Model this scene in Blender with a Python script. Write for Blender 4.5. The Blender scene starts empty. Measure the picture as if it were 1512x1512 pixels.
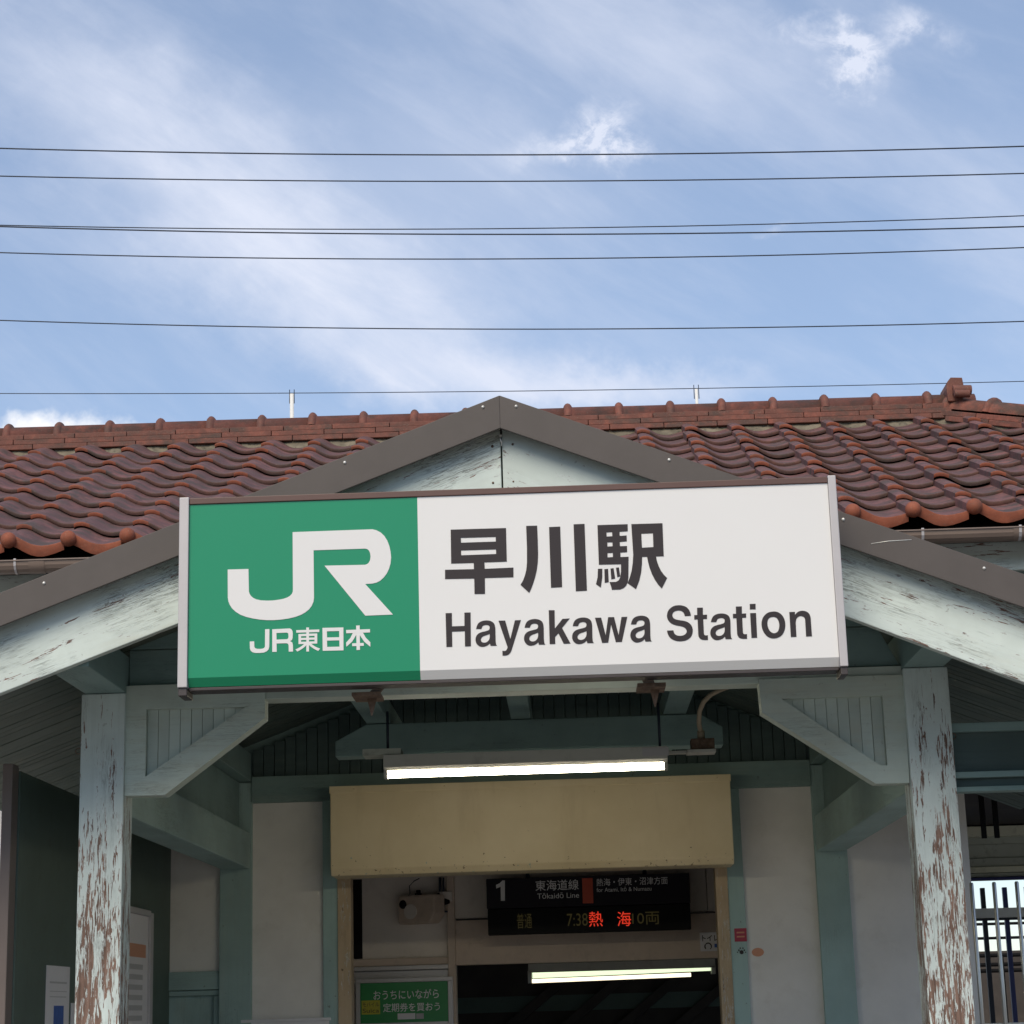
import bpy, bmesh, math, random
from mathutils import Vector, Matrix
random.seed(7)
S = bpy.context.scene
COL = S.collection
rad = math.radians

# ------------------------------------------------------------------ camera
F, YAW, PIT, ROL = 3000.0, -.0229, .2413, -.0284
CAM = Vector((.1507, 0, 1.6))
fw = Vector((math.sin(YAW)*math.cos(PIT), math.cos(YAW)*math.cos(PIT), math.sin(PIT)))
rt0 = Vector((math.cos(YAW), -math.sin(YAW), 0)); up0 = rt0.cross(fw)
rt = rt0*math.cos(ROL) + up0*math.sin(ROL)
up = -rt0*math.sin(ROL) + up0*math.cos(ROL)
cd = bpy.data.cameras.new('camera'); cam = bpy.data.objects.new('camera', cd); COL.objects.link(cam)
cd.sensor_width = 36; cd.lens = 36*F/1512; cd.clip_end = 5000; cd.clip_start = .05
M = Matrix((rt, up, -fw)).transposed().to_4x4(); M.translation = CAM
cam.matrix_world = M
S.camera = cam

def ray(px, py):
    return fw + rt*((px-756)/F) - up*((py-756)/F)
def U(px, py, Y):                       # survey point: photo pixel -> point at depth Y
    d = ray(px, py); return CAM + d*(Y/d.y)
def UX(px, py, X):
    d = ray(px, py); return CAM + d*((X-CAM.x)/d.x)

# ------------------------------------------------------------------ world, sun, exposure
SUN_EL, SUN_AZ = rad(43), rad(196)      # soft morning light from the front, high thin cloud
W = bpy.data.worlds.new('World'); S.world = W; W.use_nodes = True
nt = W.node_tree; nt.nodes.clear()
class N:
    """tiny node helper"""
    def __init__(s, t): s.t = t
    def n(s, typ, ins=None, **kw):
        nd = s.t.nodes.new(typ)
        for k, v in kw.items(): setattr(nd, k, v)
        for k, v in (ins or {}).items():
            if hasattr(v, 'is_linked') or isinstance(v, bpy.types.NodeSocket): s.t.links.new(v, nd.inputs[k])
            else: nd.inputs[k].default_value = v
        return nd
    def math(s, op, a, b=0, c=None, clamp=False):
        ins = {0: a, 1: b}
        if c is not None: ins[2] = c
        return s.n('ShaderNodeMath', ins, operation=op, use_clamp=clamp).outputs[0]
    def noise(s, vec, scale=5, detail=3, rough=.5, dist=0.):
        return s.n('ShaderNodeTexNoise', {'Vector': vec, 'Scale': scale, 'Detail': detail, 'Roughness': rough, 'Distortion': dist}).outputs[0]
    def noisec(s, vec, scale=5, detail=3, rough=.5):
        return s.n('ShaderNodeTexNoise', {'Vector': vec, 'Scale': scale, 'Detail': detail, 'Roughness': rough}).outputs[1]
    def mapp(s, vec, scale=(1,1,1), loc=(0,0,0), rot=(0,0,0), typ='POINT'):
        return s.n('ShaderNodeMapping', {'Vector': vec, 'Scale': scale, 'Location': loc, 'Rotation': rot}, vector_type=typ).outputs[0]
    def mr(s, v, a, b, c=0., d=1., smooth=True):
        return s.n('ShaderNodeMapRange', {0: v, 1: a, 2: b, 3: c, 4: d}, interpolation_type='SMOOTHSTEP' if smooth else 'LINEAR', clamp=True).outputs[0]
    def mix(s, f, a, b, blend='MIX'):
        nd = s.t.nodes.new('ShaderNodeMix'); nd.data_type = 'RGBA'; nd.blend_type = blend
        for i, v in ((0, f), (6, a), (7, b)):
            if isinstance(v, bpy.types.NodeSocket): s.t.links.new(v, nd.inputs[i])
            else:
                if i and len(v) == 3: v = (*v, 1)
                nd.inputs[i].default_value = v
        return nd.outputs[2]
    def vadd(s, a, b):
        return s.n('ShaderNodeVectorMath', {0: a, 1: b}, operation='ADD').outputs[0]
    def vscale(s, a, f):
        nd = s.n('ShaderNodeVectorMath', {0: a}, operation='SCALE')
        if isinstance(f, bpy.types.NodeSocket): s.t.links.new(f, nd.inputs['Scale'])
        else: nd.inputs['Scale'].default_value = f
        return nd.outputs[0]

w = N(nt)
sky = w.n('ShaderNodeTexSky', sky_type='NISHITA', sun_disc=False, sun_elevation=SUN_EL, sun_rotation=SUN_AZ,
          altitude=0, air_density=1.0, dust_density=.3, ozone_density=2.5)
SKY_STRENGTH = .12
tc = w.n('ShaderNodeTexCoord').outputs['Generated']
sep = w.n('ShaderNodeSeparateXYZ', {0: tc})
yy = w.math('MAXIMUM', w.math('ABSOLUTE', sep.outputs[1]), .05)
uv = w.n('ShaderNodeCombineXYZ', {0: w.math('DIVIDE', sep.outputs[0], yy), 1: w.math('DIVIDE', sep.outputs[2], yy)}).outputs[0]
front = w.mr(sep.outputs[1], .0, .3)
wob = w.vadd(w.vscale(w.vadd(w.noisec(uv, 9, 6, .6), (-.5, -.5, -.5)), .075), w.vscale(w.vadd(w.noisec(uv, 40, 5, .65), (-.5, -.5, -.5)), .022))
uvw = w.vadd(uv, wob)
def uvof(px, py):
    d = ray(px, py); return d.x/d.y, d.z/d.y
K = 1/F*1.02
def blob(px, py, rx, ry, ang, amp, vec=None, r0=0., r1=1.5):
    u, v = uvof(px, py)
    m = w.mapp(vec or uvw, scale=(rx*K, ry*K, 1), loc=(u, v, 0), rot=(0, 0, rad(ang)), typ='TEXTURE')
    ln = w.n('ShaderNodeVectorMath', {0: m}, operation='LENGTH').outputs['Value']
    return w.math('MULTIPLY', w.mr(ln, r0, r1, 1, 0), amp)
# streaky thin cloud over the whole sky, running down to the right, thicker where the photo shows it
d1 = w.mapp(tc, rot=(0, rad(-30), 0))
st = w.noise(w.mapp(d1, scale=(3.2, 6, 13)), 1.6, 7, .58, .6)
fine = w.noise(w.mapp(d1, scale=(9, 16, 34)), 1.8, 6, .62, .3)
cir = w.mr(w.math('ADD', w.math('MULTIPLY', st, .7), w.math('MULTIPLY', fine, .3)), .40, .72, 0, .22)
band = None
for b in [(150, 130, 330, 130, -24, .30), (330, 290, 330, 150, -32, .42), (540, 430, 320, 120, -30, .42), (720, 545, 280, 70, -12, .50),
          (960, 560, 180, 40, 0, .45), (1000, 70, 380, 130, -25, .32), (680, 260, 300, 160, -25, .28), (1480, 300, 130, 180, 0, .22)]:
    x = blob(*b); band = x if band is None else w.math('ADD', band, x)
texm = w.mr(w.math('ADD', w.math('MULTIPLY', fine, .5), w.math('MULTIPLY', st, .5)), .30, .68, .74, 1.05)
band = w.math('MULTIPLY', band, texm)
puff = None
for b in [(878, 205, 60, 46, 40, 1.0), (840, 245, 100, 30, 0, .55), (905, 235, 60, 34, 0, .5), (1262, 88, 50, 40, -35, 1.15), (1215, 50, 110, 26, -25, .45), (1365, 45, 62, 34, -10, .6), (1335, 70, 50, 20, 20, .45), (1145, 330, 36, 12, 10, .4)]:
    x = blob(*b); puff = x if puff is None else w.math('ADD', puff, x)
pn = w.mr(w.noise(uv, 42, 8, .66, .4), .34, .66, .12, 1.15)
puff = w.math('MULTIPLY', puff, pn)
cum = None
for b in [(40, 632, 66, 50, 0, 1.), (112, 634, 70, 48, 0, 1.), (172, 642, 58, 34, 0, .95), (-50, 650, 90, 40, 0, 1.), (400, 690, 300, 40, 0, .8)]:
    x = blob(*b, r0=.45, r1=1.25); cum = x if cum is None else w.math('MAXIMUM', cum, x)
VEIL = .28
thin = w.math('MULTIPLY', w.math('ADD', w.math('MULTIPLY', band, 1.25), puff), front)
thin = w.math('MINIMUM', w.math('ADD', cir, thin), .93)
cum = w.math('MULTIPLY', cum, front)
SKYCOL = w.mix(1.0, sky.outputs[0], (1.0, 1.0, 1.0), 'MULTIPLY')
c0 = w.mix(VEIL, SKYCOL, (5.3, 6.4, 8.6))
c1 = w.mix(thin, c0, (6.1, 6.5, 7.6))
c2 = w.mix(cum, c1, (7.9, 8.0, 8.3))
bg = w.n('ShaderNodeBackground', {'Color': c2, 'Strength': SKY_STRENGTH})
w.n('ShaderNodeOutputWorld', {'Surface': bg.outputs[0]})

ld = bpy.data.lights.new('sun', 'SUN'); ld.energy = 2.7; ld.angle = rad(38); ld.color = (1, .87, .67)
sun = bpy.data.objects.new('sun', ld); COL.objects.link(sun)
sd = Vector((math.sin(SUN_AZ)*math.cos(SUN_EL), math.cos(SUN_AZ)*math.cos(SUN_EL), math.sin(SUN_EL)))
sun.location = sd*60; sun.rotation_euler = sd.to_track_quat('Z', 'Y').to_euler()
S.view_settings.view_transform = 'Standard'; S.view_settings.look = 'None'
S.view_settings.exposure = 0.10; S.view_settings.gamma = 1; S.view_settings.use_curve_mapping = False
S.render.engine = 'CYCLES'
S.cycles.max_bounces = 6; S.cycles.use_denoising = True

# ------------------------------------------------------------------ object helpers
WM = {}
def link(o, parent, Mw):
    COL.objects.link(o); WM[o.name] = Mw
    if parent is not None:
        o.parent = parent; o.matrix_basis = WM[parent.name].inverted() @ Mw
    else: o.matrix_basis = Mw
    return o
def thing(name, label, cat, loc=(0, 0, 0), group=None):
    o = bpy.data.objects.new(name, None); o.empty_display_size = .1
    o['label'] = label; o['category'] = cat
    if group: o['group'] = group
    return link(o, None, Matrix.Translation(loc))
def tag(o, label, cat, group=None):
    o['label'] = label; o['category'] = cat
    if group: o['group'] = group
    return o
def stuff(o): o['kind'] = 'stuff'; return o
class MB:
    def __init__(s): s.v = []; s.f = []; s.m = []; s.sm = []
    def face(s, idx, m=0, smooth=False): s.f.append(idx); s.m.append(m); s.sm.append(smooth)
    def box(s, x0, x1, y0, y1, z0, z1, m=0):
        b = len(s.v)
        s.v += [(x, y, z) for z in (z0, z1) for y in (y0, y1) for x in (x0, x1)]
        for q in ((0,2,3,1),(4,5,7,6),(0,1,5,4),(2,6,7,3),(0,4,6,2),(1,3,7,5)): s.face([b+i for i in q], m)
        return s
    def prism(s, poly, y0, y1, m=0):        # polygon in x,z extruded along y
        b = len(s.v); n = len(poly)
        s.v += [(x, y0, z) for x, z in poly] + [(x, y1, z) for x, z in poly]
        s.face([b+i for i in range(n)], m); s.face([b+n+i for i in reversed(range(n))], m)
        for i in range(n):
            j = (i+1) % n; s.face([b+j, b+i, b+n+i, b+n+j], m)
        return s
    def prismx(s, poly, x0, x1, m=0):       # polygon in y,z extruded along x
        b = len(s.v); n = len(poly)
        s.v += [(x0, y, z) for y, z in poly] + [(x1, y, z) for y, z in poly]
        s.face([b+i for i in range(n)], m); s.face([b+n+i for i in reversed(range(n))], m)
        for i in range(n):
            j = (i+1) % n; s.face([b+j, b+i, b+n+i, b+n+j], m)
        return s
    def tube(s, pts, r, seg=8, m=0, cap=True):
        pts = [Vector(p) for p in pts]; rings = []
        rr = r if isinstance(r, (list, tuple)) else [r]*len(pts)
        for i, p in enumerate(pts):
            t = (pts[min(i+1, len(pts)-1)] - pts[max(i-1, 0)]).normalized()
            a = Vector((0, 0, 1)) if abs(t.z) < .9 else Vector((1, 0, 0))
            u = t.cross(a).normalized(); v = t.cross(u)
            b = len(s.v); rings.append(b)
            s.v += [tuple(p + (u*math.cos(2*math.pi*k/seg) + v*math.sin(2*math.pi*k/seg))*rr[i]) for k in range(seg)]
        for a, b in zip(rings, rings[1:]):
            for k in range(seg):
                l = (k+1) % seg; s.face([a+k, a+l, b+l, b+k], m, True)
        if cap:
            s.face([rings[0]+k for k in reversed(range(seg))], m); s.face([rings[-1]+k for k in range(seg)], m)
        return s
    def sphere(s, c, r, seg=12, rings=8, m=0):
        b = len(s.v); c = Vector(c)
        for i in range(1, rings):
            th = math.pi*i/rings
            s.v += [tuple(c + Vector((math.sin(th)*math.cos(2*math.pi*k/seg), math.sin(th)*math.sin(2*math.pi*k/seg), math.cos(th)))*r) for k in range(seg)]
        s.v += [tuple(c+Vector((0, 0, r))), tuple(c-Vector((0, 0, r)))]
        t, d = len(s.v)-2, len(s.v)-1
        for i in range(rings-2):
            for k in range(seg):
                l = (k+1) % seg; s.face([b+i*seg+k, b+(i+1)*seg+k, b+(i+1)*seg+l, b+i*seg+l], m, True)
        for k in range(seg):
            l = (k+1) % seg; s.face([t, b+k, b+l], m, True); s.face([d, b+(rings-2)*seg+l, b+(rings-2)*seg+k], m, True)
        return s
    def mesh(s, name, mats, bevel=0.):
        me = bpy.data.meshes.new(name); me.from_pydata(s.v, [], s.f)
        for m in (mats if isinstance(mats, (list, tuple)) else [mats]): me.materials.append(m)
        me.polygons.foreach_set('material_index', s.m); me.polygons.foreach_set('use_smooth', s.sm)
        bm = bmesh.new(); bm.from_mesh(me)
        bmesh.ops.recalc_face_normals(bm, faces=bm.faces)
        if bevel:
            ed = [e for e in bm.edges if len(e.link_faces) == 2 and e.calc_face_angle(0) > .5]
            bmesh.ops.bevel(bm, geom=ed, offset=bevel, segments=2, profile=.6, affect='EDGES', clamp_overlap=True)
        bm.to_mesh(me); bm.free(); me.update()
        return me
    def build(s, name, mats, parent=None, Mw=None, bevel=0.):
        return link(bpy.data.objects.new(name, s.mesh(name, mats, bevel)), parent, Mw or Matrix())
def obj(name, me, parent, Mw): return link(bpy.data.objects.new(name, me), parent, Mw)
def frame_of(p0, p1, upv=(0, 0, 1)):
    p0, p1 = Vector(p0), Vector(p1); x = (p1-p0).normalized(); upv = Vector(upv)
    if abs(x.dot(upv)) > .98: upv = Vector((0, -1, 0))
    y = upv.cross(x).normalized(); z = x.cross(y)
    Mx = Matrix((x, y, z)).transposed().to_4x4(); Mx.translation = p0
    return Mx, (p1-p0).length
def beam(name, p0, p1, wd, ht, mat, parent, bevel=.004, upv=(0, 0, 1)):
    """timber whose grain runs along local X; section centred on the axis p0-p1"""
    Mx, L = frame_of(p0, p1, upv)
    return MB().box(0, L, -wd/2, wd/2, -ht/2, ht/2).build(name, mat, parent, Mx, bevel)
def bxw(name, x0, x1, y0, y1, z0, z1, mat, parent, bevel=.003, grain='x'):
    """axis aligned timber or slab given by its extents"""
    if grain == 'z': return beam(name, ((x0+x1)/2, (y0+y1)/2, z0), ((x0+x1)/2, (y0+y1)/2, z1), x1-x0, y1-y0, mat, parent, bevel)
    if grain == 'y': return beam(name, ((x0+x1)/2, y0, (z0+z1)/2), ((x0+x1)/2, y1, (z0+z1)/2), x1-x0, z1-z0, mat, parent, bevel)
    return beam(name, (x0, (y0+y1)/2, (z0+z1)/2), (x1, (y0+y1)/2, (z0+z1)/2), y1-y0, z1-z0, mat, parent, bevel)
RX = Matrix.Rotation(math.pi/2, 4, 'X')
def from_curve(cu, name, mat):
    o = bpy.data.objects.new('tmp', cu); COL.objects.link(o)
    dg = bpy.context.evaluated_depsgraph_get(); dg.update()
    me = bpy.data.meshes.new_from_object(o.evaluated_get(dg)); me.name = name
    bpy.data.objects.remove(o); me.materials.clear(); me.materials.append(mat)
    me.polygons.foreach_set('use_smooth', [False]*len(me.polygons))
    return me
def poly_obj(name, loops, Y, mat, parent, thick=.0015):
    """flat shape on the vertical plane Y=const from closed loops of (X, Z); inner loops are holes"""
    cu = bpy.data.curves.new(name, 'CURVE'); cu.dimensions = '2D'; cu.fill_mode = 'BOTH'; cu.extrude = thick/2
    x0, z0 = loops[0][0]
    for lp in loops:
        sp = cu.splines.new('POLY'); sp.points.add(len(lp)-1); sp.use_cyclic_u = True
        for p, (x, z) in zip(sp.points, lp): p.co = (x-x0, z-z0, 0, 1)
    return obj(name, from_curve(cu, name, mat), parent, Matrix.Translation((x0, Y-thick/2, z0)) @ RX)
def text_obj(name, s, box, Y, mat, parent, offset=0., thick=.001, Mx=None, spacing=1.):
    """lettering fitted to box = (x0, x1, z0, z1) on the plane Y=const facing the forecourt"""
    cu = bpy.data.curves.new(name, 'FONT'); cu.body = s; cu.size = 1; cu.offset = offset; cu.space_character = spacing; cu.resolution_u = 5
    me = from_curve(cu, name, mat)
    xs = [v.co.x for v in me.vertices]; ys = [v.co.y for v in me.vertices]
    sx = (box[1]-box[0])/(max(xs)-min(xs)); sy = (box[3]-box[2])/(max(ys)-min(ys))
    ax, ay = min(xs), min(ys)
    for v in me.vertices: v.co = ((v.co.x-ax)*sx, (v.co.y-ay)*sy, 0)
    bm = bmesh.new(); bm.from_mesh(me)
    r = bmesh.ops.extrude_face_region(bm, geom=bm.faces[:])
    bmesh.ops.translate(bm, vec=(0, 0, thick), verts=[e for e in r['geom'] if isinstance(e, bmesh.types.BMVert)])
    bmesh.ops.remove_doubles(bm, verts=bm.verts, dist=1e-6); bmesh.ops.recalc_face_normals(bm, faces=bm.faces)
    for f in bm.faces: f.smooth = False
    bm.to_mesh(me); bm.free()
    Mw = Mx if Mx is not None else Matrix.Translation((box[0], Y, box[2])) @ RX
    return obj(name, me, parent, Mw)
def pbox(p0, p1, Y):                    # two opposite survey corners -> (x0, x1, z0, z1)
    a, b = U(*p0, Y), U(*p1, Y); return (min(a.x, b.x), max(a.x, b.x), min(a.z, b.z), max(a.z, b.z))

# ------------------------------------------------------------------ materials
def new_mat(name):
    m = bpy.data.materials.new(name); m.use_nodes = True; t = m.node_tree; t.nodes.clear()
    g = N(t); out = g.n('ShaderNodeOutputMaterial'); p = g.n('ShaderNodeBsdfPrincipled')
    t.links.new(p.outputs[0], out.inputs[0])
    return m, g, p
def setp(g, p, **kw):
    for k, v in kw.items():
        k = {'base': 'Base Color', 'rough': 'Roughness', 'metal': 'Metallic', 'spec': 'Specular IOR Level', 'normal': 'Normal', 'coat': 'Coat Weight', 'emis': 'Emission Color', 'emstr': 'Emission Strength'}[k]
        if isinstance(v, bpy.types.NodeSocket): g.t.links.new(v, p.inputs[k])
        else: p.inputs[k].default_value = (*v, 1) if isinstance(v, tuple) and len(v) == 3 else v
def coords(g, rnd=True):
    co = g.n('ShaderNodeTexCoord').outputs['Object']
    if rnd:
        r = g.n('ShaderNodeObjectInfo').outputs['Random']
        co = g.vadd(co, g.vscale((13.1, 47.3, 31.7), r))
    return co
def bump(g, h, strength=.3, dist=.004):
    return g.n('ShaderNodeBump', {'Height': h, 'Strength': strength, 'Distance': dist}).outputs[0]
def mul(c, k): return tuple(min(1, x*k) for x in c)
def plain(name, base, rough=.5, metal=0., var=.12, scale=4., dirt=.0, dirtcol=(.05, .04, .03), spec=.5, bmp=.0, emis=0, dscale=None):
    m, g, p = new_mat(name); co = coords(g)
    n1 = g.noise(co, scale, 5, .6); col = g.mix(g.mr(n1, .3, .7), mul(base, 1-var), mul(base, 1+var))
    if dirt: col = g.mix(g.math('MULTIPLY', g.mr(g.noise(co, dscale or scale*3.1, 6, .65), .52 if not dscale else .64, .72), dirt), col, dirtcol)
    setp(g, p, base=col, rough=rough, metal=metal, spec=spec)
    if bmp: setp(g, p, normal=bump(g, g.noise(co, scale*12, 4, .6), bmp))
    return m
def paint(name, base, wood=(.19, .120, .092), peel=None, crack=.6, dirt=.25, rough=.62, warm=(.52, .5, .38), warmth=.3, grad=None, ckw=.035, zn=(.46, .66)):
    """old oil paint on timber, grain along local X; peel = threshold shift, grad = (x0, x1, add0, add1)"""
    m, g, p = new_mat(name); oc = g.n('ShaderNodeTexCoord').outputs['Object']; co = coords(g)
    big = g.noise(co, 2.2, 5, .6)
    grain = g.noise(g.mapp(co, (2.0, 55, 55)), 1., 5, .6, .4)
    col = g.mix(g.mr(big, .3, .7), mul(base, .86), mul(base, 1.08))
    col = g.mix(g.math('MULTIPLY', g.mr(g.noise(g.mapp(co, (1, 5, 5)), 1.3, 5, .65), .5, .75), warmth), col, warm)
    col = g.mix(g.math('MULTIPLY', g.mr(grain, .5, .72), .18), col, mul(base, .62))
    # hairline cracks following the grain
    ck = g.noise(g.mapp(co, (6.5, 135, 135)), 1., 4, .6, 1.2)
    line = g.math('SUBTRACT', 1, g.mr(g.math('ABSOLUTE', g.math('SUBTRACT', ck, .5)), .0, ckw))
    zone = g.mr(g.noise(g.mapp(co, (1.2, 4, 4)), 1.6, 4, .6), *zn)
    line = g.math('MULTIPLY', g.math('MULTIPLY', line, zone), crack)
    col = g.mix(line, col, (.05, .045, .035))
    spots = g.mr(g.noise(co, 34, 3, .5), .70, .76)
    col = g.mix(g.math('MULTIPLY', spots, dirt), col, (.09, .06, .035))
    h = g.math('ADD', g.math('MULTIPLY', grain, .35), g.math('MULTIPLY', line, -1.))
    if peel is not None:
        a = g.noise(g.mapp(co, (13, 130, 130)), 1., 6, .68, .7)
        b = g.noise(g.mapp(co, (3.4, 26, 26)), 1., 5, .62, .4)
        v = g.math('ADD', g.math('ADD', g.math('MULTIPLY', a, .55), g.math('MULTIPLY', b, .45)), peel)
        if grad:
            sx = g.n('ShaderNodeSeparateXYZ', {0: oc}).outputs[0]
            v = g.math('ADD', v, g.mr(sx, grad[0], grad[1], grad[2], grad[3], False))
        bare = g.mr(v, .497, .508)
        edge = g.math('MULTIPLY', g.mr(v, .46, .49), .75)
        col = g.mix(edge, col, (.66, .72, .71))
        wc = g.mix(g.mr(g.noise(g.mapp(co, (3, 90, 90)), 1., 4, .6), .35, .65), mul(wood, .6), mul(wood, 1.35))
        wc = g.mix(g.mr(g.noise(co, 7, 4, .6), .45, .7), wc, (.27, .17, .13))
        col = g.mix(bare, col, wc)
        h = g.math('ADD', h, g.math('MULTIPLY', bare, -.9))
    setp(g, p, base=col, rough=rough, spec=.35, normal=bump(g, h, .55, .003))
    return m

TEAL = (.46, .57, .55)
MAT = {}
MAT['post'] = paint('peeling_post_paint', (.64, .735, .715), peel=-.03, grad=(1.5, 2.9, .054, -.066), crack=.7, warmth=.1)
MAT['barge'] = paint('weathered_white_green_paint', (.64, .725, .69), crack=.75, dirt=.5, warmth=.5, peel=-.09, ckw=.045, zn=(.42, .62))
MAT['bracket'] = paint('pale_teal_paint', (.54, .62, .56), crack=.35, warmth=.45)
MAT['bracketz'] = paint('pale_teal_board_paint', (.53, .61, .56), crack=.0, warmth=.5)
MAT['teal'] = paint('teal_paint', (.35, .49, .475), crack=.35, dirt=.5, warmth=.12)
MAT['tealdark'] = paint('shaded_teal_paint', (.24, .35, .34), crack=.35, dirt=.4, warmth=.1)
MAT['gableboard'] = paint('old_teal_deep_shade', (.085, .13, .13), crack=.2, dirt=.3, warmth=.05)  # old teal, with the gloom under the porch put into its colour
MAT['soffit'] = paint('shaded_teal_board_paint', (.115, .155, .142), crack=.3, dirt=.4, warmth=.2)  # ceiling teal, under-roof shade mixed into the base colour
MAT['jamb'] = paint('cream_jamb_paint', (.50, .38, .25), wood=(.2, .12, .06), crack=.7, dirt=.8, warmth=.2, peel=-.10)
MAT['creamold'] = plain('cream_enamel', (.66, .53, .30), .42, var=.05, scale=1.3, dirt=.35, dirtcol=(.25, .16, .07), bmp=.04, dscale=26)
m, g, p = new_mat('cream_enamel'); co = coords(g, False)
sz = g.n('ShaderNodeSeparateXYZ', {0: co}).outputs[2]
col = g.mix(g.mr(g.noise(co, 2.1, 5, .6), .3, .7), (.80, .67, .44), (.72, .59, .36))
col = g.mix(g.math('MULTIPLY', g.mr(g.noise(g.mapp(co, (9, 9, 1.3)), 1., 5, .6), .5, .8), .28), col, (.46, .34, .17))
low = g.mr(sz, 2.35, 2.52, .065, 0.)
chip = g.mr(g.math('ADD', g.noise(co, 38, 4, .6), low), .70, .73)
col = g.mix(chip, col, (.20, .12, .05)); col = g.mix(g.mr(g.math('ADD', g.noise(g.vadd(co, (7, 3, 1)), 24, 4, .6), g.math('MULTIPLY', low, .7)), .735, .75), col, (.42, .47, .40))
setp(g, p, base=col, rough=.45, normal=bump(g, g.math('ADD', g.noise(co, 5, 3, .5), g.math('MULTIPLY', chip, -.2)), .25, .01)); MAT['cream'] = m
MAT['plaster'] = plain('off_white_plaster', (.77, .745, .715), .85, var=.07, scale=2.2, dirt=.14, dirtcol=(.35, .30, .24), bmp=.12)
MAT['inner'] = plain('interior_white_board', (.80, .73, .66), .7, var=.05, dirt=.15, dirtcol=(.3, .22, .18))
MAT['innerbeige'] = plain('interior_beige_paint', (.62, .50, .41), .6, var=.06, dirt=.15)
MAT['metal'] = plain('dark_brown_coated_steel', (.092, .079, .073), .55, .0, var=.06, scale=6, spec=.4, bmp=.02)
MAT['gutter'] = plain('brown_gutter_plastic', (.22, .165, .135), .35, var=.05)
MAT['alu'] = plain('brushed_aluminium', (.45, .43, .43), .45, .55, var=.03)
MAT['alulight'] = plain('pale_anodised_aluminium', (.50, .48, .49), .5, .2, var=.03)
MAT['brown'] = plain('brown_sign_frame', (.11, .055, .045), .45, var=.08)
MAT['bronze'] = plain('dark_frame_underside', (.05, .04, .04), .45)
MAT['green'] = plain('green_acrylic', (.012, .265, .125), .22, var=.0, spec=.5)
MAT['white'] = plain('white_acrylic', (.80, .79, .775), .22, var=.012, scale=1.2, spec=.5)
MAT['print'] = plain('dark_print', (.038, .031, .033), .4, var=.0, spec=.25)
MAT['printwhite'] = plain('white_print', (.78, .77, .76), .25, var=.0)
MAT['screw'] = plain('bare_screw_head', (.75, .74, .70), .3, .3)
MAT['rust'] = plain('rusty_steel', (.15, .10, .07), .85, .1, var=.4, scale=30, dirt=.8, dirtcol=(.12, .05, .02))
MAT['black'] = plain('black_board', (.006, .006, .007), .6, var=0., spec=.15)
MAT['screen'] = plain('dark_sign_face', (.020, .018, .024), .6, var=0., spec=.15)
MAT['orange'] = plain('orange_red_print', (.55, .07, .025), .5, var=.02)
MAT['yellow'] = plain('yellow_print', (.50, .46, .04), .5, var=.02)
MAT['postergreen'] = plain('poster_green', (.02, .24, .06), .4, var=.02)
MAT['paper'] = plain('white_paper', (.72, .70, .72), .6, var=.03)
MAT['greyprint'] = plain('grey_print', (.46, .45, .46), .6, var=.0)
MAT['blue'] = plain('blue_print', (.03, .10, .38), .5, var=.15, scale=30)
MAT['peach'] = plain('peach_print', (.60, .28, .17), .5, var=.0)
MAT['red'] = plain('crimson_sticker', (.33, .03, .06), .5, var=.1)
MAT['darkgreen'] = plain('dark_green_panel', (.085, .125, .105), .6, var=.06, dirt=.2, bmp=.05)
MAT['pinkpost'] = plain('brown_pink_post', (.17, .135, .12), .6, var=.06)
MAT['housing'] = plain('grey_lamp_housing', (.50, .50, .46), .4, var=.03, dirt=.2)
MAT['cable'] = plain('beige_conduit', (.40, .33, .24), .6, var=.06)
MAT['wire'] = plain('dark_cable', (.022, .032, .055), .5, var=0)
MAT['insul'] = plain('white_pole_paint', (.80, .79, .76), .4, var=.03)
MAT['steel'] = plain('stainless_tube', (.62, .60, .57), .28, .85, var=.03)
MAT['bluepaint'] = plain('dark_blue_paint', (.02, .03, .16), .45, var=.05)
MAT['navy'] = plain('black_blue_paint', (.012, .016, .03), .5, var=.05)
MAT['pale'] = plain('pale_yellow_green_paint', (.74, .74, .58), .6, var=.06, dirt=.3)
MAT['canopy'] = plain('grey_green_canopy_paint', (.46, .49, .43), .6, var=.06, dirt=.4)
MAT['brownroof'] = plain('brown_corrugated_roof', (.16, .105, .07), .7, var=.15)
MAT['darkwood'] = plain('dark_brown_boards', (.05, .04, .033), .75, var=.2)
MAT['asphalt'] = plain('asphalt', (.19, .18, .165), .9, var=.15, scale=8, bmp=.3)
MAT['added_slope'] = plain('added_hill_green', (.06, .085, .035), .95, var=.4, scale=.3)
MAT['concrete'] = plain('platform_concrete', (.3, .29, .27), .9, var=.1)
MAT['mortar'] = plain('ridge_mortar', (.19, .165, .12), .95, var=.3, scale=9, dirt=.9, dirtcol=(.05, .05, .035), bmp=.6)
MAT['housewall'] = plain('distant_house_render', (.62, .60, .57), .8)
MAT['glass'] = plain('window_glass', (.10, .13, .16), .08, spec=.8)

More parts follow.
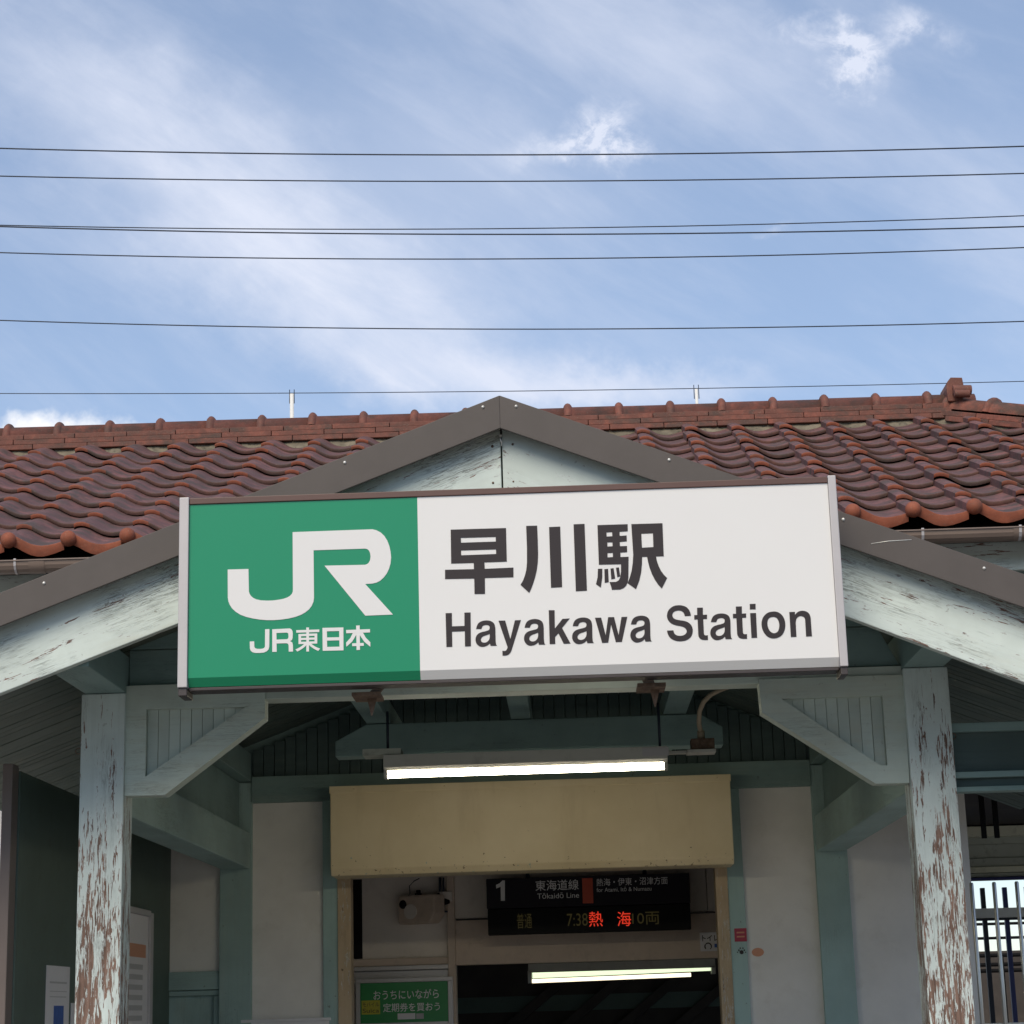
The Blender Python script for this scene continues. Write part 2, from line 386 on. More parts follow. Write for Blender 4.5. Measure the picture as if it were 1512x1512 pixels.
def tile_mat(name, c0, c1, moss, edge):
    m, g, p = new_mat(name); co = coords(g); r = g.n('ShaderNodeObjectInfo').outputs['Random']
    col = g.mix(r, c0, c1)
    col = g.mix(g.mr(g.noise(co, 11, 6, .65), .40, .70), mul(c0, .8), col)
    col = g.mix(g.math('MULTIPLY', g.mr(g.noise(g.mapp(co, (5, 9, 9)), 1., 6, .7), .44, .64), g.math('ADD', moss, g.math('MULTIPLY', r, .25))), col, (.066, .055, .047))
    col = g.mix(g.math('MULTIPLY', g.mr(g.noise(co, 23, 5, .6), .55, .75), edge), col, (.30, .10, .055))
    col = g.mix(g.math('MULTIPLY', g.mr(g.noise(co, 150, 2, .5), .62, .7), .35), col, (.26, .22, .17))
    setp(g, p, base=col, rough=.72, spec=.35, normal=bump(g, g.noise(co, 70, 5, .65), .35, .004))
    return m
MAT['tile'] = tile_mat('weathered_tile_top', (.150, .078, .078), (.275, .112, .098), .70, .22)
MAT['tilelip'] = tile_mat('dull_tile_edge', (.135, .072, .060), (.20, .085, .064), .60, .15)
MAT['eavelip'] = tile_mat('orange_eave_tile_face', (.31, .092, .05), (.36, .11, .06), .12, .3)
MAT['ridge'] = tile_mat('ridge_tile_clay', (.20, .080, .060), (.30, .100, .068), .55, .25)

def glow(name, col, strength, b=.8):
    m, g, p = new_mat(name); setp(g, p, base=(b, b, b), emis=col, emstr=strength); return m
MAT['tube'] = glow('lit_tube_warm', (1.0, .90, .66), 26.)
MAT['tubecool'] = glow('lit_tube_greenish', (.80, .95, .62), 1.1)
MAT['tubewarm'] = glow('lit_tube_cream', (1.0, .86, .60), 1.7)
MAT['ledred'] = glow('red_led', (1.0, .05, .02), .6, .01)
MAT['ledamber'] = glow('dim_amber_led', (.34, .26, .06), .055, .01)

# ------------------------------------------------------------------ ground
g0 = MB().box(-900, 900, -300, 900, -1.0, 0).build('ground', MAT['asphalt']); g0['kind'] = 'structure'
hl = MB(); NH = 90                         # unseen wooded rise, added to grade the reflection in the glossy sign
for i in range(NH+1):
    a = math.pi*(.05+.9*i/NH); r = 95
    h = 15.5 + 3*math.sin(i*.31) + 1.6*math.sin(i*.83+1) + random.uniform(-.5, .5)
    hl.v += [(-r*math.cos(a), -r*math.sin(a), -1), (-1.25*r*math.cos(a), -1.25*r*math.sin(a), h), (-2*r*math.cos(a), -2*r*math.sin(a), h*.8)]
for i in range(NH):
    for k in range(2): hl.face([3*i+k, 3*i+3+k, 3*i+4+k, 3*i+1+k], 0, True)
hl = hl.build('added_hills', MAT['added_slope']); hl['kind'] = 'structure'
pf = MB().box(-40, 40, 12.75, 18.5, .0, .9).build('platform_floor', MAT['concrete']); pf['kind'] = 'structure'

# ================================================================== STATION BUILDING
XC = -.05                                # centre line of the porch
PL0, PL1, PR0, PR1 = -1.772, -1.597, 1.497, 1.672    # outer and inner post faces
YW = 11.3
B = thing('station_building', 'old railway station building with red clay pantile roof and teal trimmed plaster walls', 'station', (0, YW, 0))
def wallp(x0, x1, z0, z1, y0=YW+.02, y1=YW+.12, mat='plaster', name='wall_panel'):
    return MB().box(x0, x1, y0, y1, z0, z1).build(name, MAT[mat], B)
# plaster between the posts
wallp(PL1, -1.205, 0, 2.766); wallp(1.10, PR0, 0, 2.766)
wallp(PR1, 2.24, 0, 2.766); wallp(-2.12, PL0, 1.862, 2.95); wallp(-7.2, -2.12, 0, 3.9)
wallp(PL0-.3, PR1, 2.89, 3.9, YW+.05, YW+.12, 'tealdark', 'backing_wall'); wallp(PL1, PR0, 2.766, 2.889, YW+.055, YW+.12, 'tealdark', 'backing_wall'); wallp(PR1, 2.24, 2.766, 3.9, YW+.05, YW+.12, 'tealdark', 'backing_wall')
# posts of the wall
for x0, x1 in ((PL0, PL1), (PR0, PR1)):
    bxw('wall_post', x0, x1, YW-.02, YW+.10, 0, 2.88, MAT['teal'], B, grain='z')
bxw('door_post', -1.205, -1.124, YW-.01, YW+.10, 0, 2.766, MAT['teal'], B, grain='z')
bxw('door_post', 1.012, 1.10, YW-.01, YW+.10, 0, 2.766, MAT['teal'], B, grain='z')
bxw('door_jamb', -1.124, -1.051, YW-.02, YW+.11, 0, 2.40, MAT['jamb'], B, grain='z')
bxw('door_jamb', .945, 1.012, YW-.02, YW+.11, 0, 2.40, MAT['jamb'], B, grain='z')
bxw('door_lintel', -1.124, 1.012, YW+.0, YW+.11, 2.40, 2.766, MAT['jamb'], B)
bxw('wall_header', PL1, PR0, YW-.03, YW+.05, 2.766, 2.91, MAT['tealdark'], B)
# panelled dado left of the left wall post
bxw('dado_rail', -2.12, PL0, YW+.0, YW+.11, 1.765, 1.862, MAT['teal'], B)
bxw('dado_moulding', -2.12, PL0, YW+.02, YW+.11, 1.735, 1.762, MAT['teal'], B)
bxw('dado_panel', -2.12, PL0, YW+.05, YW+.11, 0, 1.735, MAT['teal'], B, grain='z')
bxw('dado_stile', PL0-.035, PL0, YW+.02, YW+.05, 0, 1.733, MAT['teal'], B, grain='z')
# boarded gable above the header, seen in the dark under the porch ceiling
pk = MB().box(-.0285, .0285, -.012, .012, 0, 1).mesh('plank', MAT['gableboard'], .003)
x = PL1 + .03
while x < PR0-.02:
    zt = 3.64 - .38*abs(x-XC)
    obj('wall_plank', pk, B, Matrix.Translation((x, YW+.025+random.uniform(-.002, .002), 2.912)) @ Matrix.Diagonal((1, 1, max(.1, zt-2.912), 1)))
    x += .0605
wallp(PR1, 6.2, 3.076, 3.9, YW-.03, YW+.10, 'tealdark', 'backing_wall')
# ends and back of the building, ceilings
wallp(-7.2, -7.08, 0, 3.9, YW+.12, 15.2); wallp(-7.2, -1.9, 0, 3.9, 15.2, 15.32)
wallp(2.24, 2.34, 0, 2.71, YW+.02, 12.60)
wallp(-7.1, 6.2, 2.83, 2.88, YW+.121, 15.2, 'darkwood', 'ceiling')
wallp(-1.9, -1.8, 0, 2.83, YW+.121, 12.72)
# entrance hall: inner wall that carries the board and the poster
YI = 12.6
wallp(-1.8, -.60, 1.937, 2.83, YI, YI+.1, 'inner', 'hall_panel')
bxw('hall_slot', -1.195, -1.122, YI-.006, YI-.001, 1.94, 2.415, MAT['black'], B, 0)
bxw('hall_rail', -1.25, -.60, YI-.03, YI+.1, 1.893, 1.936, MAT['innerbeige'], B)
bxw('hall_track', -1.25, -.60, YI-.05, YI+.1, 1.865, 1.892, MAT['alu'], B)
bxw('hall_track', -1.25, -.60, YI-.02, YI+.1, 1.815, 1.864, MAT['alu'], B)
wallp(-1.8, -.60, 0, 1.814, YI, YI+.1, 'inner', 'hall_panel')
bxw('hall_post', -.60, -.555, YI-.05, YI+.1, 0, 2.83, MAT['innerbeige'], B, grain='z')
bxw('hall_beam', -.555, 2.24, YI-.03, YI+.1, 1.885, 2.150, MAT['innerbeige'], B)
wallp(-.555, .98, 2.163, 2.83, YI, YI+.1, 'inner', 'hall_panel')
wallp(.985, 2.24, 2.163, 2.83, YI-.004, YI+.1, 'inner', 'hall_panel')
bxw('hall_post', 1.06, 2.24, YI-.03, YI+.1, 0, 1.884, MAT['innerbeige'], B, grain='z')
wallp(2.16, 2.239, 0, 2.83, YW+.121, YI-.04, 'inner', 'hall_panel')
wallp(-1.799, -1.72, 0, 2.83, YW+.121, YI-.002, 'inner', 'hall_panel')

# ---------------- main tiled roof
RZ, RY, EZ, EY = 5.40, 13.3, 3.978, 10.15         # roof plane (tile troughs) at ridge and eave
SL = math.atan2(RZ-EZ, RY-EY); COSL, SINL = math.cos(SL), math.sin(SL)
XR = 2.80                                           # end of the ridge, start of the hip
roof = MB()
ex = XR + (RY-EY)
roof.v = [(-7.6, EY+.05, EZ-.05), (ex, EY+.05, EZ-.05), (XR, RY, RZ-.05), (-7.6, RY, RZ-.05),
          (-7.6, 2*RY-EY, EZ-.05), (ex, 2*RY-EY, EZ-.05),
          (-7.6, EY+.05, EZ-.11), (ex, EY+.05, EZ-.11), (XR, RY, RZ-.11), (-7.6, RY, RZ-.11), (-7.6, 2*RY-EY, EZ-.11), (ex, 2*RY-EY, EZ-.11)]
for q in ((0,1,2,3), (3,2,5,4), (1,5,2), (9,8,7,6), (10,11,8,9), (8,11,7), (0,6,7,1), (1,7,11,5), (5,11,10,4), (0,3,9,6), (3,4,10,9)): roof.face(list(q))
roof = roof.build('roof', MAT['darkwood'], B)
TW, ROWS = .31, 11
G = (RY-.12-EY)/COSL/ROWS
PROF = [(0, .84), (.05, .96), (.11, 1.), (.18, .96), (.27, .78), (.37, .47), (.47, .20), (.57, .05), (.66, 0), (.77, .04), (.89, .15), (1.03, .34)]
AMP, TT = .062, .026
def tile_mesh(name, eave=False):
    mb = MB(); L = G+.045; n = len(PROF)
    for yv, dz in ((0, TT), (.5*L, TT*(1-.5*L/G)), (L, TT*(1-L/G))):
        mb.v += [(u*TW, yv, a*AMP+dz) for u, a in PROF]
    for j in range(2):
        for i in range(n-1): mb.face([j*n+i, j*n+i+1, j*n+n+i+1, j*n+n+i], 0, True)
    drop = .0215
    b = len(mb.v)                                     # rounded lip: a small nosing, then the face
    if eave:
        mb.v += [(u*TW, -.004, a*AMP+TT-.004) for u, a in PROF]
        mb.v += [(u*TW, -.002, a*AMP*.8 + TT - .042 - .016*math.sin(math.pi*min(1, max(0, (u-.1)/.9)))) for u, a in PROF]
    else:
        mb.v += [(u*TW, -.004, a*AMP+TT-.005) for u, a in PROF]
        mb.v += [(u*TW, 0, a*AMP+TT-drop) for u, a in PROF]
    mb.v += [(u*TW, 0, a*AMP+TT) for u, a in PROF]
    for i in range(n-1):
        mi = 2 if i < 4 or eave else 1
        mb.face([b+2*n+i, b+i, b+i+1, b+2*n+i+1], mi, True); mb.face([b+i, b+n+i, b+n+i+1, b+i+1], mi, True)
    b = len(mb.v)                                     # left flank of the roll
    mb.v += [(0, 0, .84*AMP+TT), (0, 0, .012), (0, L, -.03), (0, L, .84*AMP+TT*(1-L/G))]
    mb.face([b, b+3, b+2, b+1], 0)
    if eave: mb.sphere((.115*TW, -.004, AMP+TT-.026), .042, 14, 10, 2)
    return mb.mesh(name, [MAT['tile'], MAT['tilelip'] if not eave else MAT['eavelip'], MAT['eavelip']])
tm, em = tile_mesh('roof_tile'), tile_mesh('eave_tile', True)
BALL0 = -2.681 - .115*TW
extra = MB(); ntile = 0
for c in range(-15, 27):
    for r in range(ROWS):
        xx = BALL0 + c*TW; yy_ = EY + r*G*COSL; zz = EZ + r*G*SINL
        xmax = XR + (RY-yy_)
        if xx > xmax - .02: continue
        Mt = Matrix.Translation((xx+random.uniform(-.005, .005), yy_+random.uniform(-.009, .009), zz+random.uniform(-.002, .005))) @ Matrix.Rotation(SL+random.uniform(-.008, .006), 4, 'X') @ Matrix.Rotation(random.uniform(-.016, .016), 4, 'Z')
        me = em if r == 0 else tm
        if xx + TW > xmax - G:                         # cut along the hip
            bm = bmesh.new(); bm.from_mesh(me); bm.transform(Mt)
            bmesh.ops.bisect_plane(bm, geom=bm.verts[:]+bm.edges[:]+bm.faces[:], plane_co=(XR, RY, 0), plane_no=(1, 1, 0), clear_outer=True)
            if not bm.faces: bm.free(); continue
            bm.transform(Mt.inverted()); me = bpy.data.meshes.new('roof_tile'); bm.to_mesh(me); bm.free()
            for m in tm.materials if r else em.materials: me.materials.append(m)
        inview = -3.75 < xx < 3.35 and ntile < 296 and not (abs(xx+.15-XC) < .62 and r < 5)
        if inview:
            ntile += 1; obj('eave_tile' if r == 0 else 'roof_tile', me, roof, Mt)
        else:
            b = len(extra.v); extra.v += [tuple(Mt @ v.co) for v in me.vertices]
            for p in me.polygons: extra.face([b+i for i in p.vertices], p.material_index, p.use_smooth)
stuff(extra.build('roof_tile', [MAT['tile'], MAT['tilelip'], MAT['eavelip']], roof))
# mortar under the ridge
mo = MB(); mb_pts = []
n = 120
for i in range(n+1):
    x = -5.2 + (XR+.1+5.2)*i/n
    mo.v += [(x, 13.135+random.uniform(-.012, .012), 5.28), (x, 13.15+random.uniform(-.014, .014), 5.345+random.uniform(-.012, .012)), (x, 13.19, 5.395)]
for i in range(n):
    for k in range(2): mo.face([i*3+k, i*3+3+k, i*3+4+k, i*3+1+k], 0, True)
mo.build('ridge_mortar', MAT['mortar'], roof)
# ridge: three courses of flat tiles, half-round caps with collars
for k in range(3):
    x = -4.9 + random.uniform(-.3, 0); y0 = 13.150 + .010*k; z0 = 5.388 + .0375*k
    while x < XR-.02:
        L = .36 + random.uniform(-.03, .03); x1 = min(x+L, XR+.02)
        Mx = Matrix.Translation((x, y0+random.uniform(-.003, .003), z0+random.uniform(-.001, .001)))
        MB().box(.002, x1-x-.002, 0, .30-.02*k, 0, .0345).build('ridge_tile', MAT['ridge'], roof, Mx, .004)
        x = x1
def cap_mesh():
    mb = MB(); L, seg = .348, 10
    prof = [(0, .088), (.006, .102), (.017, .113), (.030, .116), (.043, .112), (.054, .100), (.060, .088), (L, .086)]
    for xx, r in prof: mb.v += [(xx, -r*math.cos(math.pi*k/seg), r*.98*math.sin(math.pi*k/seg)) for k in range(seg+1)]
    n = seg+1
    for j in range(len(prof)-1):
        for k in range(seg): mb.face([j*n+k, j*n+k+1, j*n+n+k+1, j*n+n+k], 0, True)
    mb.face(list(range(n))); mb.face([(len(prof)-1)*n+k for k in reversed(range(n))])
    return mb.mesh('ridge_cap', MAT['ridge'])
cm = cap_mesh()
x = -3.586 - .348*4 - .026
while x < XR - .05:
    obj('ridge_cap', cm, roof, Matrix.Translation((x, RY, 5.503+random.uniform(-.003, .003)))); x += .348
# hip running down to the front right corner
hd = Vector((COSL*.7071, -COSL*.7071, -SINL)); hd = Vector((1, -1, -(RZ-EZ)/(RY-EY))).normalized()
for k in range(2):
    s = .10 if k == 0 else .02
    while s < 3.9:
        L = .36 + random.uniform(-.04, .04)
        p0 = Vector((XR, RY, RZ+AMP-.055+.0385*k)) + hd*(s+.002); p1 = Vector((XR, RY, RZ+AMP-.055+.0385*k)) + hd*(s+L-.002)
        beam('hip_tile', p0, p1, .30-.025*k, .035, MAT['ridge'], roof, .004); s += L
for i in range(12):
    p0 = Vector((XR, RY, RZ+AMP+.022)) + hd*(.03+i*.335); Mx, L = frame_of(p0, p0+hd)
    obj('hip_cap', cm, roof, Mx)
for sgn in (1,):
    mh = MB(); n = 60
    nrm = Vector((-1, -1, 0)).normalized()
    for i in range(n+1):
        p = Vector((XR, RY, RZ+AMP)) + hd*(i*4.0/n)
        q = p + nrm*(.150+random.uniform(-.012, .012)) + Vector((0, 0, -.15)); r_ = p + nrm*(.135+random.uniform(-.012, .012)) + Vector((0, 0, -.085+random.uniform(-.01, .01))); t_ = p + nrm*.1 + Vector((0, 0, -.04))
        mh.v += [tuple(q), tuple(r_), tuple(t_)]
    for i in range(n):
        for k in range(2): mh.face([i*3+k, i*3+3+k, i*3+4+k, i*3+1+k], 0, True)
    mh.build('hip_mortar', MAT['mortar'], roof)
# ridge-end ornament
on = MB()
on.prism([(2.80, 5.50), (2.793, 5.59), (2.805, 5.64), (2.828, 5.668), (2.905, 5.664), (2.912, 5.60), (2.90, 5.50)], 13.15, 13.43)
on.tube([(2.83, 13.13, 5.572), (2.955, 13.13, 5.568)], .033, 14)
on.tube([(2.83, 13.09, 5.535), (2.935, 13.09, 5.530)], .026, 14)
on.build('ridge_ornament', MAT['ridge'], roof, None, .006)

# eave: rafters' fascia, soffit, gutter
bxw('eave_board', -7.5, 5.8, 10.33, 10.37, 3.745, 3.895, MAT['barge'], B)
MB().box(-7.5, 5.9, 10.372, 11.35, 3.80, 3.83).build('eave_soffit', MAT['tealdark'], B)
def gutter(x0, x1):
    mb = MB(); seg = 8; r = .055; yc, zc = 10.09, 3.90
    prof = [(yc-r*math.cos(math.pi*k/seg), zc-r*math.sin(math.pi*k/seg)) for k in range(seg+1)]
    prof = [(yc-r-.007, zc+.001), (yc-r-.007, zc+.007)] + [(yc-r, zc+.008)] + prof[0:]
    prof2 = [(yc-(r-.005)*math.cos(math.pi*k/seg), zc-(r-.005)*math.sin(math.pi*k/seg)) for k in reversed(range(seg+1))]
    mb.prismx(prof+prof2, x0, x1)
    gt = mb.build('gutter', MAT['gutter'], B)
    for f in mb.f: pass
    return gt
gts = [gutter(-7.5, -.62), gutter(.52, 5.9)]
def clip(x, gt, wd=.012):
    mb = MB(); r = .0585; yc, zc = 10.09, 3.90
    for k in range(9):
        a = math.pi*k/8; mb.v += [(x-wd/2, yc-r*math.cos(a), zc-r*math.sin(a)), (x+wd/2, yc-r*math.cos(a), zc-r*math.sin(a))]
    mb.v += [(x-wd/2, yc-r, zc+.014), (x+wd/2, yc-r, zc+.014)]
    mb.face([18, 19, 1, 0])
    for k in range(8): mb.face([2*k, 2*k+1, 2*k+3, 2*k+2])
    mb.build('gutter_clip', MAT['alulight'], gt)
for x in (-2.62, -1.8, -3.45): clip(x, gts[0])
for x in (1.99, 2.48, 1.2, 3.2): clip(x, gts[1], .014)
for x0, x1, gt in ((-2.55, -2.47, gts[0]), (2.445, 2.50, gts[1])):
    mb = MB(); r = .058
    for k in range(9):
        a = math.pi*k/8; mb.v += [(x0, 10.09-r*math.cos(a), 3.90-r*math.sin(a)), (x1, 10.09-r*math.cos(a), 3.90-r*math.sin(a))]
    for k in range(8): mb.face([2*k, 2*k+1, 2*k+3, 2*k+2], 0, True)
    mb.build('gutter_joint', MAT['gutter'], gt)

# ================================================================== ENTRANCE PORCH
P = thing('entrance_porch', 'gabled timber porch with peeling pale teal posts in front of the station door', 'porch', (XC, 8, 0))
pm = MAT['post']
for x0, x1 in ((PL0, PL1), (PR0, PR1)):
    bxw('post', x0, x1, 8.0, 8.17, 0, 2.880, pm, P, .006, 'z')
# plates running back over the posts, their ends showing in front
for x0, x1 in ((PL0+.012, PL1+.0), (PR0+.0, PR1-.012)):
    bxw('wall_plate', x0, x1, 7.37, YW-.04, 2.882, 3.035, MAT['tealdark'], P, .004, 'y')
# side beams and the panel between beam and plate
for x0, x1 in ((PL0+.01, PL1-.006), (PR0+.006, PR1-.01)):
    bxw('side_beam', x0, x1, 8.172, YW-.03, 2.405, 2.60, MAT['teal'], P, .008, 'y')
    xm = (x0+x1)/2
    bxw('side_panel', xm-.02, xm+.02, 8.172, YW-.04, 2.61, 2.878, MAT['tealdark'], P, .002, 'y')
# wing beams running on to the right from the post
for y0, z0, z1, m in ((8.06, 2.628, 2.662, 'tealdark'), (8.10, 2.471, 2.6275, 'gableboard'), (8.07, 2.447, 2.4705, 'tealdark'), (8.11, 2.413, 2.4465, 'gableboard'), (8.08, 2.394, 2.4125, 'tealdark')):
    bxw('wing_beam', PR1+.001, 4.5, y0, 8.168, z0, z1, MAT[m], P, .002)
# front header and gable boards behind the sign
bxw('header', PL1, PR0, 8.035, 8.16, 2.842, 2.895, MAT['bracket'], P)
tz = lambda x: 3.66 - (.372 if x < XC else .396)*abs(x-XC)
for z0, z1 in ((2.90, 3.06), (3.065, 3.22), (3.225, 3.38), (3.385, 3.54)):
    hw = lambda z, s: (3.64-z)/s
    xl0, xl1 = max(PL1+.002, XC-hw(z0, .372)), max(PL1+.002, XC-hw(z1, .372)); xr0, xr1 = min(PR0-.002, XC+hw(z0, .396)), min(PR0-.002, XC+hw(z1, .396))
    MB().prism([(xl0, z0), (xr0, z0), (xr1, z1), (xl1, z1)], 8.06, 8.09).build('gable_board', MAT['tealdark'], P, None, .003)
# metal edged roof
SLp, SRp, AZ = .372, .396, 3.833
def roofz(x, d): return AZ - d - (SLp if x < XC else SRp)*abs(x-XC)
XL, XRt = -2.75, 2.65
for xe in (XL, XRt):
    MB().prism([(XC, AZ-.012), (xe, roofz(xe, .012)), (xe, roofz(xe, .045)), (XC, AZ-.045)], 7.262, 10.35).build('roof_sheet', MAT['metal'], P)
    fas = MB().prism([(XC, AZ), (xe, roofz(xe, 0)), (xe, roofz(xe, .1265)), (XC, AZ-.1265)], 7.246, 7.262)
    fo = fas.build('fascia', MAT['metal'], P, None, .002)
    scr = [(713, 601), (509, 683), (65, 861)] if xe < 0 else [(762, 600), (988, 679), (1245, 767), (1453, 839)]
    for px, py in scr:
        q = U(px, py, 7.246)
        MB().sphere((q.x, 7.2455, q.z), .0062, 8, 6).build('screw', MAT['screw'], fo)
# ceiling boards: run with the slope, laid one by one toward the back
for xe, s in ((XL, SLp), (XRt, SRp)):
    cb = MB(); y = 7.37
    while y < YW:
        wv = .077; dz = random.uniform(-.0015, .0015)
        cb.prism([(XC, AZ-.155+dz), (xe, roofz(xe, .155)+dz), (xe, roofz(xe, .135)), (XC, AZ-.135)], y, y+wv-.006); y += wv
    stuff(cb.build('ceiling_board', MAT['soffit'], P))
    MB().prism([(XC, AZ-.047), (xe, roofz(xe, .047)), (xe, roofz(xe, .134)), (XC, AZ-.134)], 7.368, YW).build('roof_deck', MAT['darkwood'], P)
q0, q1, q2 = U(1286, 803, 7.2455), U(1312, 799, 7.2455), U(1346, 797, 7.2455)
MB().tube([tuple(q0), tuple(q1), tuple(q2)], .0016, 5).build('scratch_mark', MAT['screw'], P)
# soffit boards of the verge, along the slope in front of the gable
# bargeboards
YBG = 7.325
bl0, bl1, br0, br1 = U(0, 1024, YBG), U(265, 920, YBG), U(1249, 910, YBG), U(1512, 1008, YBG)
BSL = (bl1.z-bl0.z)/(bl1.x-bl0.x); BSR = (br0.z-br1.z)/(br1.x-br0.x)
for sx, bz, bs, ts in ((-1, bl1.z+BSL*(XC-bl1.x), BSL, SLp), (1, br0.z+BSR*(br0.x-XC), BSR, SRp)):
    L = 2.62
    top0, a = AZ-.047, math.atan((bs+ts)/2)
    def loc(x, z):                       # world offsets -> board frame
        dx = (x-XC)*sx; dz = z-bz
        return (dx*math.cos(a)-dz*math.sin(a), dx*math.sin(a)+dz*math.cos(a))
    xe = XC + sx*L
    poly = [loc(XC+sx*.003, bz), loc(xe, bz-bs*L), loc(xe, top0-ts*L), loc(XC+sx*.003, top0)]
    Mx = Matrix((Vector((sx*math.cos(a), 0, -math.sin(a))), Vector((0, 1, 0)), Vector((sx*math.sin(a), 0, math.cos(a))))).transposed().to_4x4()
    if sx < 0: Mx = Matrix((Vector((-math.cos(a), 0, -math.sin(a))), Vector((0, 1, 0)), Vector((-math.sin(a), 0, math.cos(a))))).transposed().to_4x4()
    Mx.translation = (XC, YBG, bz)
    MB().prism(poly, 0, .042).build('bargeboard', MAT['barge'], P, Mx, .004)
# small hook and rusty nail heads near the peak
for px, py, r in ((727, 659, .006), (757, 656, .005), (728, 713, .005), (758, 711, .004)):
    q = U(px, py, YBG); MB().sphere((q.x, YBG+.001, q.z), r, 8, 6).build('nail_head', MAT['rust'], P)
q = U(739, 645, 7.31)
mb = MB(); mb.tube([(q.x, 7.325, q.z), (q.x, 7.305, q.z), (q.x, 7.30, q.z-.012), (q.x+.004, 7.303, q.z-.028), (q.x+.002, 7.312, q.z-.034)], .0028, 6); mb.sphere((q.x, 7.306, q.z+.004), .006, 8, 6)
mb.build('hook', MAT['screw'], P)
# corner brackets
def bracket(outer, recess, back_y=8.075):
    Yb = 8.022
    O = [tuple(U(x, y, Yb)[i] for i in (0, 2)) for x, y in outer]; R = [tuple(U(x, y, Yb)[i] for i in (0, 2)) for x, y in recess]
    k = 2 if len(R) == 3 else 3
    R[k] = (R[0][0], R[k][1])
    br = poly_obj('bracket', [O, R], 8.112, MAT['bracket'], P, .09)
    x0, x1 = min(p[0] for p in R), max(p[0] for p in R)
    def span(x):                          # z extent of the recess at x
        zs = []
        for (ax, az), (bx, bz) in zip(R, R[1:]+R[:1]):
            if min(ax, bx) <= x <= max(ax, bx) and abs(bx-ax) > 1e-6: zs.append(az+(bz-az)*(x-ax)/(bx-ax))
        return (min(zs), max(zs)) if len(zs) > 1 else None
    nb = 9; wv = (x1-x0)/nb
    for i in range(nb):                 # tongue and groove boards filling the recess
        a, c = x0+i*wv+.0006, x0+(i+1)*wv-.0006
        sa, sc = span(a+.001), span(c-.001)
        if not sa or not sc: continue
        dz = random.uniform(0, .005)
        MB().prism([(a, sa[0]-.02), (c, sc[0]-.02), (c, sc[1]+.012), (a, sa[1]+.012)], Yb+.024+dz, Yb+.05).build('bracket_board', MAT['bracketz'], br, None, .002)
    return br
bracket([(182.5, 1013), (391, 1006), (391, 1060), (243, 1174), (182.5, 1175)], [(216, 1047), (362, 1044), (212, 1147)])
bracket([(1334, 996), (1343, 1156), (1293, 1157), (1125, 1052), (1120, 1003)], [(1303, 1027), (1154, 1032), (1300, 1130), (1311, 1130)])
# tie beam, joists, eye hooks
MB().prism([(-.951, 2.81), (.905, 2.81), (.905, 2.898), (.80, 2.962), (-.80, 2.962), (-.951, 2.884)], 9.70, 9.83).build('tie_beam', MAT['tealdark'], P, None, .005)
for x0, x1 in ((-.80, -.685), (-.105, -.01), (.625, .735)):
    bxw('joist', x0, x1, 8.10, YW-.03, 2.966, 3.07, MAT['tealdark'], P, .004, 'y')
for px, py in ((340, 1109), (1407, 1087)):
    q = U(px if px < 700 else px, py, 8.03); c = q + Vector((-.078 if px < 700 else -.0, 0, 0)); c = q.copy()
    if px < 700: c = U(116, 1109, 8.03)
    MB().tube([(c.x+.012*math.cos(t*.7), 8.03, c.z+.012*math.sin(t*.7)) for t in range(10)], .002, 5).build('eye_hook', MAT['rust'], P)

# ================================================================== STATION SIGN
YS = 7.0
SG = thing('station_sign', 'wide green and white box sign with the station name on the porch gable', 'sign', (-.03, 7.1, 2.70))
FX0, FX1, FXM, FZ0, FZ1 = -1.159, 1.111, -.3455, 2.735, 3.389
pr = [(YS, FZ1), (YS, FZ0+.030), (YS+.004, FZ0+.024), (YS+.020, FZ0), (YS+.105, FZ0), (YS+.105, FZ1)]
MB().prismx(pr, FX0, FXM).build('green_face', MAT['green'], SG)
MB().prismx(pr, FXM, FX1).build('white_face', MAT['white'], SG)
MB().box(FX0, FX1, YS-.006, YS+.11, FZ1+.001, FZ1+.023).build('top_rail', MAT['brown'], SG, None, .002)
MB().box(FX0, FX1, YS+.022, YS+.112, FZ0-.012, FZ0-.001).build('bottom_rail', MAT['bronze'], SG, None, .002)
for x0, x1 in ((-1.194, FX0-.001), (FX1+.001, 1.140)):
    c = MB().box(x0, x1, YS-.012, YS+.12, 2.731, 3.415).build('end_cap', MAT['alulight'], SG, None, .003)
    MB().box(x0+.002, x1-.002, YS-.004, YS+.115, 2.703, 2.7305).build('end_foot', MAT['bronze'], c, None, .002)
def tr(pts, ox, oy, s): return [tuple(U(ox+x/s, oy+y/s, YS)[i] for i in (0, 2)) for x, y in pts]
def smooth(loop, n=4):                    # (x, y, 1) are corners, (x, y) lie on a curve
    out = []; L = len(loop)
    for i in range(L):
        p0, p1, p2, p3 = (loop[(i+k) % L] for k in (-1, 0, 1, 2))
        out.append(p1[:2])
        if len(p1) == 3 and len(p2) == 3: continue
        a = p1 if len(p1) == 3 else p0; d = p2 if len(p2) == 3 else p3
        for k in range(1, n):
            t = k/n
            out.append(tuple(.5*((2*p1[j]) + (-a[j]+p2[j])*t + (2*a[j]-5*p1[j]+4*p2[j]-d[j])*t*t + (-a[j]+3*p1[j]-3*p2[j]+d[j])*t**3) for j in (0, 1)))
    return out
def cn(*pts): return [(x, y, 1) for x, y in pts]
def glyph(name, loops, ox, oy, s, mat): return poly_obj(name, [tr(l, ox, oy, s) for l in loops], YS-.0005, MAT[mat], SG, .0012)
